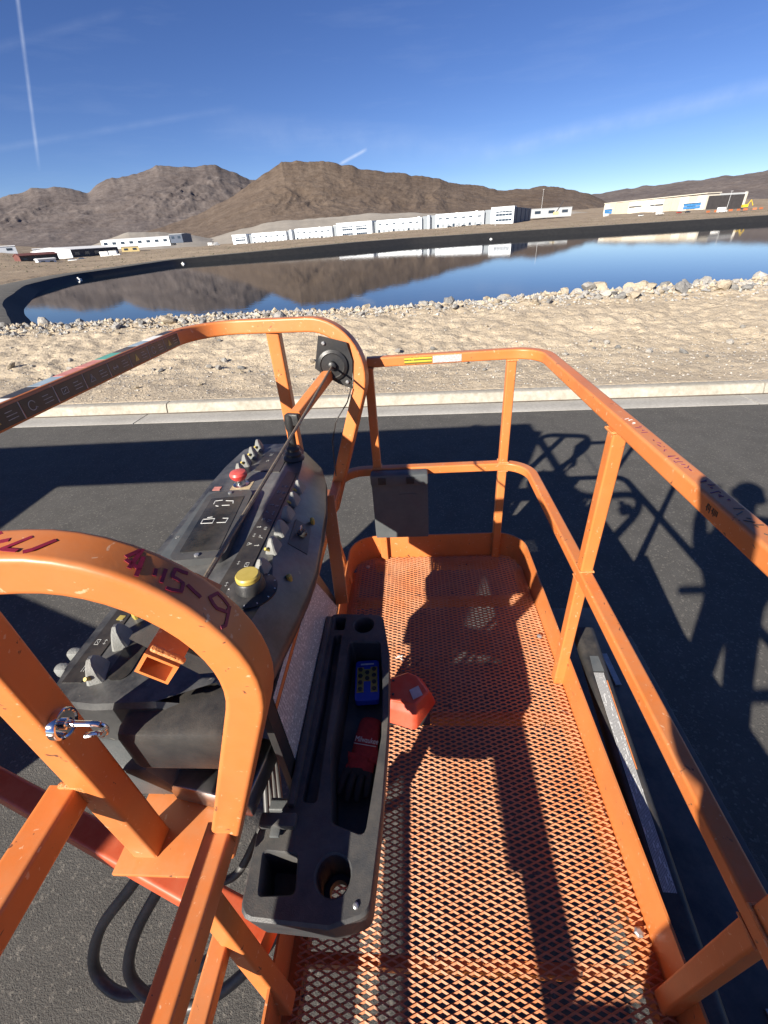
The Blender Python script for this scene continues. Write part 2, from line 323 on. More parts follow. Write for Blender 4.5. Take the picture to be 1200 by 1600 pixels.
# ------------------------------------------------------------------ ground materials
def ground_mat(name, cols, scales, bumps, rough=.9, zone=None, coord='Object', speck=None, spec=.3):
    m = bpy.data.materials.new(name); m.use_nodes = True; t = m.node_tree; N = t.nodes; L = t.links
    b = N['Principled BSDF']; b.inputs['Roughness'].default_value = rough; b.inputs['Specular IOR Level'].default_value = spec
    tc = N.new('ShaderNodeTexCoord'); V = tc.outputs[coord]; out = None
    for i, (c1, c2) in enumerate(cols):
        n = N.new('ShaderNodeTexNoise'); n.inputs['Scale'].default_value = scales[i]; n.inputs['Detail'].default_value = 8; n.inputs['Roughness'].default_value = .68; L.new(V, n.inputs['Vector'])
        r = N.new('ShaderNodeValToRGB'); r.color_ramp.elements[0].position = .33; r.color_ramp.elements[1].position = .67
        r.color_ramp.elements[0].color = (*c1, 1); r.color_ramp.elements[1].color = (*c2, 1); L.new(n.outputs['Fac'], r.inputs['Fac'])
        if out is None: out = r.outputs[0]
        else:
            mx = N.new('ShaderNodeMixRGB'); mx.blend_type = 'MULTIPLY'; mx.inputs['Fac'].default_value = 1; L.new(out, mx.inputs['Color1']); L.new(r.outputs[0], mx.inputs['Color2']); out = mx.outputs[0]
    if speck:
        v = N.new('ShaderNodeTexVoronoi'); v.inputs['Scale'].default_value = speck[0]; L.new(V, v.inputs['Vector'])
        wn_ = N.new('ShaderNodeTexWhiteNoise'); L.new(v.outputs['Position'], wn_.inputs['Vector'])
        mr = N.new('ShaderNodeMapRange'); mr.inputs['From Min'].default_value = speck[1]; mr.inputs['From Max'].default_value = 1; mr.inputs['To Max'].default_value = speck[3]; L.new(wn_.outputs['Value'], mr.inputs['Value'])
        mx = N.new('ShaderNodeMixRGB'); L.new(mr.outputs[0], mx.inputs['Fac']); L.new(out, mx.inputs['Color1']); mx.inputs['Color2'].default_value = (*speck[2], 1); out = mx.outputs[0]
    if zone:
        at = N.new('ShaderNodeAttribute'); at.attribute_name = 'zone'
        n = N.new('ShaderNodeTexNoise'); n.inputs['Scale'].default_value = .8; n.inputs['Detail'].default_value = 6; L.new(V, n.inputs['Vector'])
        r = N.new('ShaderNodeValToRGB'); r.color_ramp.elements[0].color = (*zone[0], 1); r.color_ramp.elements[1].color = (*zone[1], 1); L.new(n.outputs['Fac'], r.inputs['Fac'])
        mx = N.new('ShaderNodeMixRGB'); L.new(at.outputs['Fac'], mx.inputs['Fac']); L.new(out, mx.inputs['Color1']); L.new(r.outputs[0], mx.inputs['Color2']); out = mx.outputs[0]
    L.new(out, b.inputs['Base Color'])
    prev = None
    for sc, ds in bumps:
        n = N.new('ShaderNodeTexNoise'); n.inputs['Scale'].default_value = sc; n.inputs['Detail'].default_value = 5; n.inputs['Roughness'].default_value = .6; L.new(V, n.inputs['Vector'])
        bp = N.new('ShaderNodeBump'); bp.inputs['Distance'].default_value = ds; L.new(n.outputs['Fac'], bp.inputs['Height'])
        if prev: L.new(prev, bp.inputs['Normal'])
        prev = bp.outputs[0]
    if prev: L.new(prev, b.inputs['Normal'])
    return m
ASPH = ground_mat('asphalt', [((.090, .086, .079), (.116, .110, .100)), ((.78, .78, .78), (1, 1, 1)), ((.86, .86, .86), (1.1, 1.1, 1.1))], [.45, 130, 4], [(120, .006), (300, .003)], .88, speck=(85, .86, (.24, .22, .19), .5))
CONC = ground_mat('concrete', [((.36, .335, .28), (.50, .47, .41)), ((.72, .70, .66), (1, 1, 1))], [2.2, 14], [(50, .004), (240, .0015)], .85)
CONC2 = ground_mat('gutter_concrete', [((.37, .355, .325), (.47, .455, .42)), ((.74, .73, .71), (1, 1, 1))], [.9, 22], [(50, .003), (240, .0012)], .85)
SOIL = ground_mat('soil', [((.46, .38, .275), (.56, .47, .345)), ((.78, .76, .74), (1.02, 1.02, 1.02)), ((.88, .88, .88), (1.08, 1.08, 1.08))], [.7, 9, 42], [(4, .025), (16, .022), (60, .012)], .95, speck=(30, .86, (.26, .235, .21), .6))
DESERT = ground_mat('desert', [((.27, .205, .14), (.40, .32, .225)), ((.62, .6, .58), (1, 1, 1))], [.012, .09], [(.3, .6)], .95, zone=((.026, .026, .027), (.042, .042, .042)))
MOUNT = ground_mat('mountain_soil', [((.105, .077, .058), (.160, .122, .093)), ((.62, .58, .54), (1, 1, 1))], [.0035, .03], [(.02, 7), (.09, 2.5)], .95)
MOUNT2 = ground_mat('hazed_mountain_soil', [((.115, .095, .088), (.175, .150, .138)), ((.62, .58, .56), (1, 1, 1))], [.0022, .02], [(.012, 9), (.05, 3)], .95)  # paler, greyer tint puts the distance haze into the soil colour
GRADE = ground_mat('graded_soil', [((.27, .24, .20), (.36, .325, .275)), ((.85, .85, .85), (1, 1, 1))], [.008, .08], [(.1, .6)], .95)
ROCKM = [ground_mat('rock_%d' % i, [(a, b), ((.72, .71, .7), (1, 1, 1))], [3, 22], [(9, .03), (40, .012)], .9) for i, (a, b) in enumerate((((.36, .34, .31), (.50, .48, .44)), ((.44, .37, .27), (.56, .48, .37)), ((.24, .235, .23), (.38, .37, .35)), ((.50, .47, .42), (.62, .59, .54))))]
def water_mat():
    m = bpy.data.materials.new('pond_water'); m.use_nodes = True; t = m.node_tree; N = t.nodes; L = t.links; b = N['Principled BSDF']
    b.inputs['Base Color'].default_value = (.006, .012, .018, 1); b.inputs['Roughness'].default_value = .012; b.inputs['IOR'].default_value = 1.333; b.inputs['Specular Tint'].default_value = (.62, .68, .76, 1)
    tc = N.new('ShaderNodeTexCoord'); prev = None
    for sc, ds, st in ((.5, .0032, (1, 1.6, 1)), (3.2, .0009, (1, 1.4, 1))):
        mpn = N.new('ShaderNodeMapping'); mpn.inputs['Scale'].default_value = st; L.new(tc.outputs['Object'], mpn.inputs[0])
        n = N.new('ShaderNodeTexNoise'); n.inputs['Scale'].default_value = sc; n.inputs['Detail'].default_value = 3; L.new(mpn.outputs[0], n.inputs['Vector'])
        bp = N.new('ShaderNodeBump'); bp.inputs['Distance'].default_value = ds; L.new(n.outputs['Fac'], bp.inputs['Height'])
        if prev: L.new(prev, bp.inputs['Normal'])
        prev = bp.outputs[0]
    L.new(prev, b.inputs['Normal']); return m
WATER = water_mat()

# ------------------------------------------------------------------ road, gutter, kerb
road = MB_().quad([(-400, -500, 0), (400, -500, 0), (400, 6.40, 0), (-400, 6.40, 0)]).build('road', ASPH, smooth=0); tag(road, kind='structure')
kb = bpy.data.objects.new('kerb', None); COL.objects.link(kb); tag(kb, kind='structure')
gt = bpy.data.objects.new('gutter', None); COL.objects.link(gt); tag(gt, kind='structure')
def kerb_profile():
    p = [(6.86, -.25), (6.862, -.006), (6.872, .03), (6.895, .115), (6.903, .130), (6.918, .142), (6.935, .146), (7.065, .150), (7.075, .146), (7.08, .135), (7.08, -.25)]
    return p
def gut_profile(): return [(6.392, -.2), (6.392, .004), (6.40, .0075), (6.63, .002), (6.855, -.006), (6.855, -.2)]
JX = -4.25; SEG = 9.6
for nm, par, prof, mt in (('kerb_section', kb, kerb_profile(), CONC), ('gutter_section', gt, gut_profile(), CONC2)):
    mb = MB_(); xs = np.linspace(.012, SEG-.012, 13); ring = len(prof); vs = []; fs = []
    for x in xs: vs += [(x, y, z) for y, z in prof]
    for i in range(len(xs)-1):
        for q in range(ring): fs.append((i*ring+q, i*ring+(q+1) % ring, (i+1)*ring+(q+1) % ring, (i+1)*ring+q))
    fs += [tuple(range(ring-1, -1, -1)), tuple((len(xs)-1)*ring+q for q in range(ring))]
    me = mb.add(vs, fs).mesh(nm, mt)
    for k in range(-4, 6):
        o = obj(nm, me, par); o.location = (JX+k*SEG+(0 if nm[0] == 'k' else -.35), 0, random.uniform(-.003, .003) if nm[0] == 'k' else 0)
# fine dark sand caught along the flow line
sd = MB_(); xs = np.linspace(-30, 40, 240)
for i in range(len(xs)-1):
    a = .012+.02*fbm(np.array([xs[i]*1.3]), np.array([3.]), 4, 5)[0]; b_ = .012+.02*fbm(np.array([xs[i+1]*1.3]), np.array([3.]), 4, 5)[0]
    sd.quad([(xs[i], 6.856-a, -.0015), (xs[i+1], 6.856-b_, -.0015), (xs[i+1], 6.868, .005), (xs[i], 6.868, .005)])
tag(sd.build('gutter_sand', mat('gutter_dirt', (.13, .105, .08), .95, var=.3, vscale=8), smooth=0), 'line of dark sand along the foot of the kerb', 'sand', kind='stuff')

# ------------------------------------------------------------------ pond and terrain
WZ = -4.1
POND = np.array([(-26, 31), (-55, 63), (-79, 97), (-93, 131), (-95, 198), (-52, 229), (0, 276), (65, 283), (156, 283), (640, 286), (640, 34), (60, 28), (12, 24), (0, 23), (-12, 24)])
def sdist(x, y, P):
    d = np.full(x.shape, 1e9); ins = np.zeros(x.shape, bool); n = len(P)
    for i in range(n):
        a = P[i]; b = P[(i+1) % n]; e = b-a; t = np.clip(((x-a[0])*e[0]+(y-a[1])*e[1])/(e@e), 0, 1)
        d = np.minimum(d, np.hypot(x-a[0]-t*e[0], y-a[1]-t*e[1]))
        c = ((a[1] > y) != (b[1] > y)) & (x < (b[0]-a[0])*(y-a[1])/(b[1]-a[1]+1e-12)+a[0]); ins ^= c
    return np.where(ins, -d, d)
def crest_y(x): return np.interp(x, [-60, -12.2, -6.6, -.85, 4.5, 10.2, 60], [12.6, 12.9, 13.2, 13.2, 13.75, 14.6, 15.6])
AZB = [-180, -60, -40.8, -36.3, -31, -20, 8.6, 19.5, 28, 33, 60, 180]; ELB = [0, .2, .25, -.36, -.25, -.33, .17, .20, .12, -.10, 0, 0]
az = np.concatenate([np.arange(-180, -62, 4.), np.arange(-62, 62, .30), np.arange(62, 180.1, 4.)])
rr = np.concatenate([np.geomspace(9, 20, 14)[:-1], np.geomspace(20, 330, 190)[:-1], np.geomspace(330, 2600, 60), [6000, 14000]])
A, Rr = np.meshgrid(az, rr, indexing='ij'); X = Rr*np.sin(np.radians(A)); Y = Rr*np.cos(np.radians(A))
d = sdist(X, Y, POND)
eb = np.interp(A, AZB, ELB); plain = CAM_H+Rr*np.tan(np.radians(eb))
sh = -2.75+1.5*np.clip((Y-145)/62, 0, 1)*np.clip((X+120)/94, .12, 1)            # height of the pond's rim
bank = np.clip(d/np.where(Y > 150, 5.2, 1.9), -1, 1)
rim = WZ+(sh-WZ)*np.clip(bank, -.6, 1)
bl = np.clip((d-4)/np.clip(Rr*.9, 60, 380), 0, 1); bl = bl*bl*(3-2*bl)
Z = rim*(1-bl)+plain*bl+np.where(Rr > 820, (Rr-820)*.018, 0)*(Rr < 5000)
Z += np.where((d > 5), (fbm(X/26, Y/26, 5, 3)-.5)*np.clip(Rr/260, 0, 3.2)*np.clip((d-5)/40, 0, 1), 0)
Z += np.where(d > 1.4, (fbm(X/2.5, Y/2.5, 4, 9)-.5)*.25, 0)
front = Y < crest_y(X)+2.5
Z = np.where(front, -9.0, Z)
Z = np.where(Rr > 5000, np.where(np.abs(A) > 55, -4, -40), Z)
zone = ((d < np.where(Y > 60, 3.6, 1.5)) & (d > -6)).astype(float)
zone = np.maximum(zone, ((d < 3.2) & (X < -20) & (Y < 60)).astype(float)*.55)
dtop = np.where(Y > 150, 5.2, 1.9)
Z = np.where((d < dtop+4.0) & ~front, -8, Z); Z = np.where((d >= dtop+4.0) & (d < dtop+10) & ~front, Z-.25, Z)
ter = obj('ground', grid_mesh('ground', X, Y, Z, DESERT, zone*0)); tag(ter, kind='structure')
ring = []
for i in range(len(POND)-1):
    if i >= 9: break
    a, b = POND[i], POND[i+1]; n_ = max(2, int(np.hypot(*(b-a))/2.5))
    for k in range(n_): ring.append(a+(b-a)*k/n_)
ring = np.array(ring+[POND[9]])
for _ in range(4): ring[1:-1] = ring[1:-1]*.5+(ring[:-2]+ring[2:])*.25
tg = np.gradient(ring, axis=0); tg /= np.linalg.norm(tg, axis=1)[:, None]; nr = np.stack([-tg[:, 1], tg[:, 0]], 1)
far = np.clip((ring[:, 1]-145)/62, 0, 1)*np.clip((ring[:, 0]+120)/94, .12, 1); dt = 1.8+3.4*far; hh = -2.75+1.5*far
jit = (fbm(np.arange(len(ring))*.35, np.arange(len(ring))*0., 4, 61)-.5)
def strip(name, ds, zs, matl):
    Xs = np.stack([ring[:, 0]+nr[:, 0]*(dd+jit*.25) for dd in ds], 1); Ys = np.stack([ring[:, 1]+nr[:, 1]*(dd+jit*.25) for dd in ds], 1); Zs = np.stack(zs, 1)
    tag(obj(name, grid_mesh(name, Xs, Ys, Zs, matl)), kind='structure')
LINER = ground_mat('pond_liner', [((.016, .016, .017), (.026, .026, .026)), ((.8, .8, .8), (1, 1, 1))], [.5, 6], [(2, .05)], .7)
RIMM = ground_mat('rim_gravel', [((.10, .095, .085), (.16, .15, .13)), ((.7, .7, .7), (1, 1, 1))], [.4, 4], [(3, .04)], .95)
strip('pond_liner', [dt*0-4, dt*0, dt*.5, dt], [dt*0+WZ-2, dt*0+WZ, (hh+WZ)/2, hh+jit*.05], LINER)
strip('pond_rim', [dt, dt+.9, dt+5, dt+7, dt+12], [hh+jit*.05, hh+.15+jit*.05, hh+.14, hh+.02, hh-1.2], RIMM)
wt = MB_().quad([(-140, 14, WZ), (700, 14, WZ), (700, 330, WZ), (-140, 330, WZ)]).build('pond_water', WATER, smooth=0); tag(wt, kind='structure')

# the dirt berm between kerb and pond
xs = np.concatenate([np.linspace(-60, -16, 60)[:-1], np.linspace(-16, 16, 420)[:-1], np.linspace(16, 90, 90)]); vv = np.concatenate([np.linspace(0, .36, 190)[:-1], np.linspace(.36, 1, 24)])
XX, VV = np.meshgrid(xs, vv, indexing='ij'); cy = crest_y(XX)+(fbm(XX/2.2, XX*0+3.1, 4, 41)-.5)*.9
YY = 7.06+VV*(cy+14-7.06)
u = (YY-7.06)/(cy-7.06)
ZZ = np.interp(u, [0, .04, .30, .36, .42, .60, .85, .97, 1.02, 1.15, 3.3], [.135, .13, .10, .13, .20, .36, .52, .60, .60, .38, -5.6])
ZZ += np.clip(u*8, 0, 1)*((fbm(XX/1.3, YY/1.3, 5, 21)-.5)*.18+(fbm(XX/.22, YY/.22, 4, 31)-.5)*.11*np.interp(u, [0, .3, .45, 1], [.5, .7, 1.3, 1.2]))
ZZ += np.interp(u, [.37, .44, .52, .9], [0, .04, .05, 0])*(fbm(XX/.5, YY/.9, 3, 77)-.4)
ZZ = np.where(u < .01, .10, ZZ)
berm = obj('berm', grid_mesh('berm', XX, YY, ZZ, SOIL)); tag(berm, kind='structure')
def berm_z(x, y):
    i = np.clip(np.searchsorted(xs, x), 1, len(xs)-1); row = YY[i]; return float(np.interp(y, row, ZZ[i]))
def rock_mesh(name, seed, matl):
    bm = bmesh.new(); bmesh.ops.create_icosphere(bm, subdivisions=2, radius=1); r = random.Random(seed)
    pl = [(Vector((r.gauss(0, 1), r.gauss(0, 1), r.gauss(0, 1))).normalized(), r.uniform(.42, .8)) for _ in range(13)]
    for v in bm.verts:
        for n, dd in pl:
            e = v.co.dot(n)-dd
            if e > 0: v.co -= n*e
        v.co *= 1+r.uniform(-.09, .09)
    sc = (r.uniform(.8, 1.25), r.uniform(.7, 1.1), r.uniform(.5, .8))
    for v in bm.verts: v.co = Vector((v.co.x*sc[0], v.co.y*sc[1], v.co.z*sc[2]))
    bmesh.ops.dissolve_limit(bm, angle_limit=rad(7), verts=bm.verts, edges=bm.edges)
    me = bpy.data.meshes.new(name); bm.to_mesh(me); bm.free(); me.materials.append(matl); return me
rocks = [rock_mesh('rock', 100+i, ROCKM[i % 4]) for i in range(14)]
spots = []
for i in range(1500):                               # crest first, then a broken row at the berm's foot, then strays
    k = i % 10
    x = random.uniform(-13.5, 15)
    if k < 7: y = float(crest_y(x))+random.uniform(-.75, .35); s_ = random.choice((.08, .09, .11, .13, .15, .18, .22))*random.uniform(.8, 1.15)
    elif k < 9: y = 7.06+(float(crest_y(x))-7.06)*random.uniform(.30, .42); s_ = random.uniform(.04, .12)*(1.2 if x < -4 else .9)
    else: y = 7.06+(float(crest_y(x))-7.06)*random.uniform(.1, .9); s_ = random.uniform(.03, .075)
    if x > 4 and k < 7: s_ *= 1.25
    if all((x-a)**2+(y-b)**2 > ((s_+c)*.72)**2 for a, b, c in spots): spots.append((x, y, s_))
    if len(spots) >= 298: break
for x, y, s_ in spots:
    o = obj('rock', random.choice(rocks), berm); o.location = (x, y, berm_z(x, y)+s_*.34)
    o.rotation_euler = (random.uniform(-.4, .4), random.uniform(-.4, .4), random.uniform(0, 6.28)); o.scale = (s_,)*3
# loose gravel: uncountable
def pebbles(n, fn, name, matls, label, cat):
    V = []; F = []; mi = []
    base = [(1, 0, 0), (-1, 0, 0), (0, 1, 0), (0, -1, 0), (0, 0, .75), (0, 0, -.6)]
    fc = [(0, 2, 4), (2, 1, 4), (1, 3, 4), (3, 0, 4), (2, 0, 5), (1, 2, 5), (3, 1, 5), (0, 3, 5)]
    for i in range(n):
        x, y, z, s_ = fn(); a = random.uniform(0, 6.28); c, sn = math.cos(a), math.sin(a); o = len(V); k = [random.uniform(.6, 1.25) for _ in range(6)]
        for q, (bx, by, bz) in enumerate(base): V.append((x+(bx*c-by*sn)*s_*k[q], y+(bx*sn+by*c)*s_*k[q], z+bz*s_*k[q]))
        F += [tuple(j+o for j in f) for f in fc]; mi += [random.randrange(len(matls))]*8
    me = bpy.data.meshes.new(name); me.from_pydata(V, [], F)
    for m_ in matls: me.materials.append(m_)
    me.polygons.foreach_set('material_index', mi); me.update(); o = obj(name, me); tag(o, label, cat, kind='stuff'); return o
def gfn():
    x = random.uniform(-13, 16); cyy = float(crest_y(x)); t = random.random()
    u_ = random.uniform(.02, .36) if t < .40 else (random.uniform(.3, .45) if t < .58 else random.uniform(.82, 1.06) if t < .82 else random.uniform(.4, .95))
    y = 7.08+u_*(cyy-7.06); s_ = random.uniform(.008, .022)*(2.0 if u_ > .8 else 1)*(1.6 if random.random() < .12 else 1)
    return x, y, berm_z(x, y)+s_*.2, s_
pebbles(9000, gfn, 'gravel', ROCKM, 'loose tan and grey gravel strewn over the dirt bank', 'gravel')

def rfn():
    x = random.uniform(-14, 17); y = float(crest_y(x))+random.gauss(-.1, .28); s_ = random.uniform(.03, .11)*random.uniform(.6, 1.1); return x, y, berm_z(x, y)+s_*.25, s_
pebbles(3600, rfn, 'rubble', ROCKM[:3]+[SOIL], 'pale broken rubble packed between the rocks on the crest of the bank', 'rubble')

# ------------------------------------------------------------------ mountains
def mountain(name, azs, els, D, r0, back, matl, n_az=420, seed=1, amp=.16, gf=1.0):
    a = np.linspace(azs[0], azs[-1], n_az); t = np.concatenate([np.linspace(0, 1, 110), np.linspace(1, 1.5, 12)[1:]])
    A, T = np.meshgrid(a, t, indexing='ij'); el = np.interp(A, azs, els)
    els_ = sum(np.interp(A+k_, azs, els) for k_ in np.linspace(-4, 4, 9))/9; wt_ = np.clip(T, 0, 1)**5; el = el*wt_+els_*(1-wt_)
    el = el+(fbm(A*1.1, A*0, 4, seed+50)-.5)*.30*np.clip(el/3, 0, 1)*np.clip(T, 0, 1)**8
    R_ = r0+(D-r0)*np.minimum(T, 1)+np.maximum(T-1, 0)*2*back
    zr = CAM_H+D*np.tan(np.radians(el)); zf = -25
    up = np.where(T <= 1, (.32*np.clip(T, 0, 1)+.68*np.clip(T, 0, 1)**2.1), 1-np.clip((T-1)*2, 0, 1)**1.2)
    x = R_*np.sin(np.radians(A)); y = R_*np.cos(np.radians(A))
    wx = x+(fbm(x/500, y/500, 3, seed+70)-.5)*420; wy = y+(fbm(x/500, y/500, 3, seed+71)-.5)*420
    g = fbm(wx/(420*gf), wy/(640*gf), 5, seed, .55, ridged=True)-.62
    g2 = fbm(wx/(120*gf), wy/(170*gf), 4, seed+5, .55, ridged=True)-.6
    env = np.clip(T*1.6, 0, 1)*np.clip((1.0-T)*3.5, 0, 1)+.0
    z = zf+(zr-zf)*up+(zr-zf)*(amp*g*1.7+amp*.42*g2)*env*np.clip(T*1.2, .15, 1)
    o = obj(name, grid_mesh(name, x, y, z, matl)); tag(o, kind='structure'); return o
mountain('mountain_range', [-75, -60, -45, -39, -36.4, -33.9, -32.2, -30.6, -27.4, -25.5, -22.3, -20.1, -17.3, -14, -8], [2.6, 3.4, 3.8, 4.27, 4.92, 4.99, 4.63, 5.42, 6.0, 6.56, 6.31, 6.47, 5.38, 4.5, 2.5], 4300, 1700, 900, MOUNT2, 620, 3, .125, .75)
mountain('brown_hill', [-33, -29.8, -24, -20, -16.3, -13.5, -9.56, -5.65, -3, 1, 5, 9.7, 11.5, 13.5, 15.4, 17.85, 19.1, 22], [.2, 1.0, 2.2, 3.5, 5.2, 6.53, 6.5, 5.74, 5.29, 4.69, 3.8, 2.96, 2.92, 2.98, 2.72, 2.15, 1.55, .2], 2600, 1150, 600, MOUNT, 620, 13, .10, .55)
mountain('distant_range', [12, 15, 17.85, 19, 22.4, 27.5, 32, 40, 60, 80], [1.2, 1.7, 2.05, 2.1, 2.29, 2.43, 2.63, 3.0, 2.4, 2.0], 6800, 2300, 1200, MOUNT2, 420, 23, .2, 1.5)
def mound(name, azs, els, D, r0, matl, seed):
    a = np.linspace(azs[0], azs[-1], 160); t = np.linspace(0, 1.6, 40); A, T = np.meshgrid(a, t, indexing='ij'); el = np.interp(A, azs, els)+(fbm(A*.8, A*0, 3, seed)-.5)*.12
    R_ = r0+(D-r0)*T; zr = CAM_H+D*np.tan(np.radians(el)); up = np.where(T < 1, np.clip(T, 0, 1)**.9, 1-(T-1)*1.4)
    x = R_*np.sin(np.radians(A)); y = R_*np.cos(np.radians(A)); z = -8+(zr+8)*up+(fbm(x/60, y/60, 4, seed)-.5)*4*np.clip(T, 0, 1)
    tag(obj(name, grid_mesh(name, x, y, z, matl)), kind='structure')
mound('graded_slope', [-34.6, -32, -29.8, -27, -24, -21.5], [.1, .9, 1.38, 1.30, .9, .2], 1150, 820, GRADE, 5)
mound('graded_slope', [-24, -20, -15, -10, -3.9, 3.1, 12.5, 18, 21], [.1, .9, 1.62, 1.68, 1.80, 1.32, .98, .6, .1], 1250, 840, GRADE, 8)

# ------------------------------------------------------------------ far buildings
BW = mat('white_wall_paint', (.66, .70, .74), .7, var=.05, vscale=.3)
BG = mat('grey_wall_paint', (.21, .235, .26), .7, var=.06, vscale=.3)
BGL = mat('light_grey_paint', (.46, .48, .49), .7, var=.05, vscale=.3)
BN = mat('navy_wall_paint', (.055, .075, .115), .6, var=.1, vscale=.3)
BC = mat('cream_wall_paint', (.62, .575, .48), .75, var=.06, vscale=.2)
BT = mat('tan_wall_paint', (.50, .43, .33), .75, var=.06, vscale=.2)
WIN = mat('window_glass', (.03, .045, .07), .12)
WINB = mat('blue_window_glass', (.05, .19, .42), .15)
BRED = mat('red_roof', (.13, .045, .035), .7, var=.2, vscale=.4)
BYEL = mat('yellow_wall', (.66, .52, .24), .7)
ROOFW = mat('white_roof', (.74, .73, .70), .6)
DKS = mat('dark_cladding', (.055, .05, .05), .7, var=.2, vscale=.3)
def ground_z(azd, r):
    e = float(np.interp(azd, AZB, ELB)); return CAM_H+r*math.tan(rad(e))
def pos(azd, r, el=None):
    z = ground_z(azd, r) if el is None else CAM_H+r*math.tan(rad(el)); return Vector((r*math.sin(rad(azd)), r*math.cos(rad(azd)), z))
def facade_frame(p0, p1):
    """local x along the facade, y into the building, z up"""
    dx = Vector((p1[0]-p0[0], p1[1]-p0[1], 0)); Ln = dx.length; dx.normalize(); a = math.atan2(dx.y, dx.x); return Ln, a
# long white distribution building
pA = Vector((-250, 695, -3.2)); pB = Vector((106.3, 559, 0))
Ln, a_ = facade_frame(pA, pB)
wb = thing('warehouse', 'long white warehouse with grey recesses across the far shore of the pond', 'building', pA, a_)
def bz(t): return .2+t*7.8                                     # the pad climbs to the right, bay by bay
HB = 11.6
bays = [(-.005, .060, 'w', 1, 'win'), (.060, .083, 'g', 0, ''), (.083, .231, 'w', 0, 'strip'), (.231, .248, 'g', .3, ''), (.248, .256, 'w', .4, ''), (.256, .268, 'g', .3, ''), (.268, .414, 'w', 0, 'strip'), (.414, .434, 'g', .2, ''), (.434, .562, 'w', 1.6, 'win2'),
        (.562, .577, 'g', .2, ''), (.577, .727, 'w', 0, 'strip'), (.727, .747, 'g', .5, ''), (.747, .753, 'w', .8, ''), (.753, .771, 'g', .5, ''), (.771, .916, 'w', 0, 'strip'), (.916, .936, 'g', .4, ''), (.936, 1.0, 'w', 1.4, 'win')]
for t0, t1, k, dh, ft in bays:
    x0, x1 = t0*Ln, t1*Ln; zb = bz((t0+t1)/2); y0 = 0 if k == 'w' else 5.0
    if k == 'w' and ft == 'strip': y0 = 1.2
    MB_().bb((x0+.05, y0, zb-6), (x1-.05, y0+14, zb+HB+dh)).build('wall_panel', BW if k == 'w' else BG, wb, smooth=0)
    if ft == 'strip':
        MB_().bb((x0+.5, y0-.15, zb-4), (x1-.5, y0-.01, zb+3.1)).build('plinth_band', BGL, wb, smooth=0)
        n = 6
        for i in range(n):
            xc = x0+(x1-x0)*(i+.5+random.uniform(-.15, .15))/n; MB_().bb((xc-1.9, y0-.12, zb+7.0), (xc+1.9, y0-.01, zb+8.4)).build('window', WIN, wb, smooth=0)
        for i in range(9):
            xc = x0+(x1-x0)*(i+.5)/9; MB_().bb((xc-1.4, y0-.3, zb-.5), (xc+1.4, y0-.16, zb+2.6)).build('dock_door', BG if i % 3 else WIN, wb, smooth=0)
        MB_().bb((x0+.3, y0+.4, zb+HB), (x1-.3, y0+1.0, zb+HB+.5)).build('parapet', BW, wb, smooth=0)
    if ft in ('win', 'win2'):
        for q in range(1 if ft == 'win' else 2):
            xa = x0+(x1-x0)*((.22, .92) if ft == 'win' else ((.16, .46), (.56, .86))[q])[0]; xb = x0+(x1-x0)*((.22, .92) if ft == 'win' else ((.16, .46), (.56, .86))[q])[1]
            for zc, hh in ((8.9, 1.2), (6.3, 1.9), (1.6, 1.9)):
                npn = 5
                for i in range(npn):
                    l = xa+(xb-xa)*i/npn; MB_().bb((l+.12, y0-.12, zb+zc-hh/2), (l+(xb-xa)/npn-.12, y0-.01, zb+zc+hh/2)).build('window', WIN, wb, smooth=0)
        MB_().bb((x0-.1, y0-.25, zb+HB+dh), (x1+.1, y0+14, zb+HB+dh+.4)).build('parapet', BW, wb, smooth=0)
# navy end wall with bays and the roof
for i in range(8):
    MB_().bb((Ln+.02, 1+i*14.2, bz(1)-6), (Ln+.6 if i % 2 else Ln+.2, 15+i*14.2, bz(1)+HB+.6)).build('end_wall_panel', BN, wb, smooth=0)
for t0, t1, zt in ((-.003, .43, bz(.2)+HB-.7), (.43, .75, bz(.55)+HB-.7), (.75, 1.0, bz(.85)+HB-.7)):
    MB_().bb((t0*Ln, 14, zt-16), (t1*Ln, 118, zt)).build('roof_block', BGL, wb, smooth=0)
for i in range(16):
    t = .04+i*.06; MB_().bb((t*Ln, 16, bz(t)+HB-1), (t*Ln+3, 19, bz(t)+HB+1.2)).build('roof_unit', ROOFW, wb, smooth=0)
# cream and tan building on the right
q0 = pos(19.5, 880, .20); q1 = pos(28.1, 752, .13); Ln2, a2 = facade_frame(q0, q1)
tb = thing('tan_building', 'long cream and tan tilt-up building beside the brown hill on the right', 'building', q0, a2)
H2 = 14.6; dz2 = (q1.z-q0.z)
for i in range(14):
    t0, t1 = i/14, (i+1)/14; col = BC if i in (0, 4, 5, 6, 7, 8, 11, 13) else BT; zz = dz2*t0
    MB_().bb((t0*Ln2+.06, 0 if i % 2 else .5, zz-8), (t1*Ln2-.06, 20, zz+H2)).build('wall_panel', col, tb, smooth=0)
MB_().bb((-.4, -.4, H2), (Ln2+.4, 21, H2+.8)).build('parapet', BC, tb, smooth=0)
for xa, xb in ((.02, .11), (.83, .97)):
    for r in range(2):
        for i in range(5):
            l = (xa+(xb-xa)*i/5)*Ln2; MB_().bb((l+.15, -.35, dz2*xa+1.4+r*2.9), (l+(xb-xa)*Ln2/5-.15, -.1, dz2*xa+3.9+r*2.9)).build('window', WINB, tb, smooth=0)
    MB_().bb((xa*Ln2-.3, -1.6, dz2*xa+7.4), (xb*Ln2+.3, -.1, dz2*xa+7.9)).build('canopy', BW, tb, smooth=0)
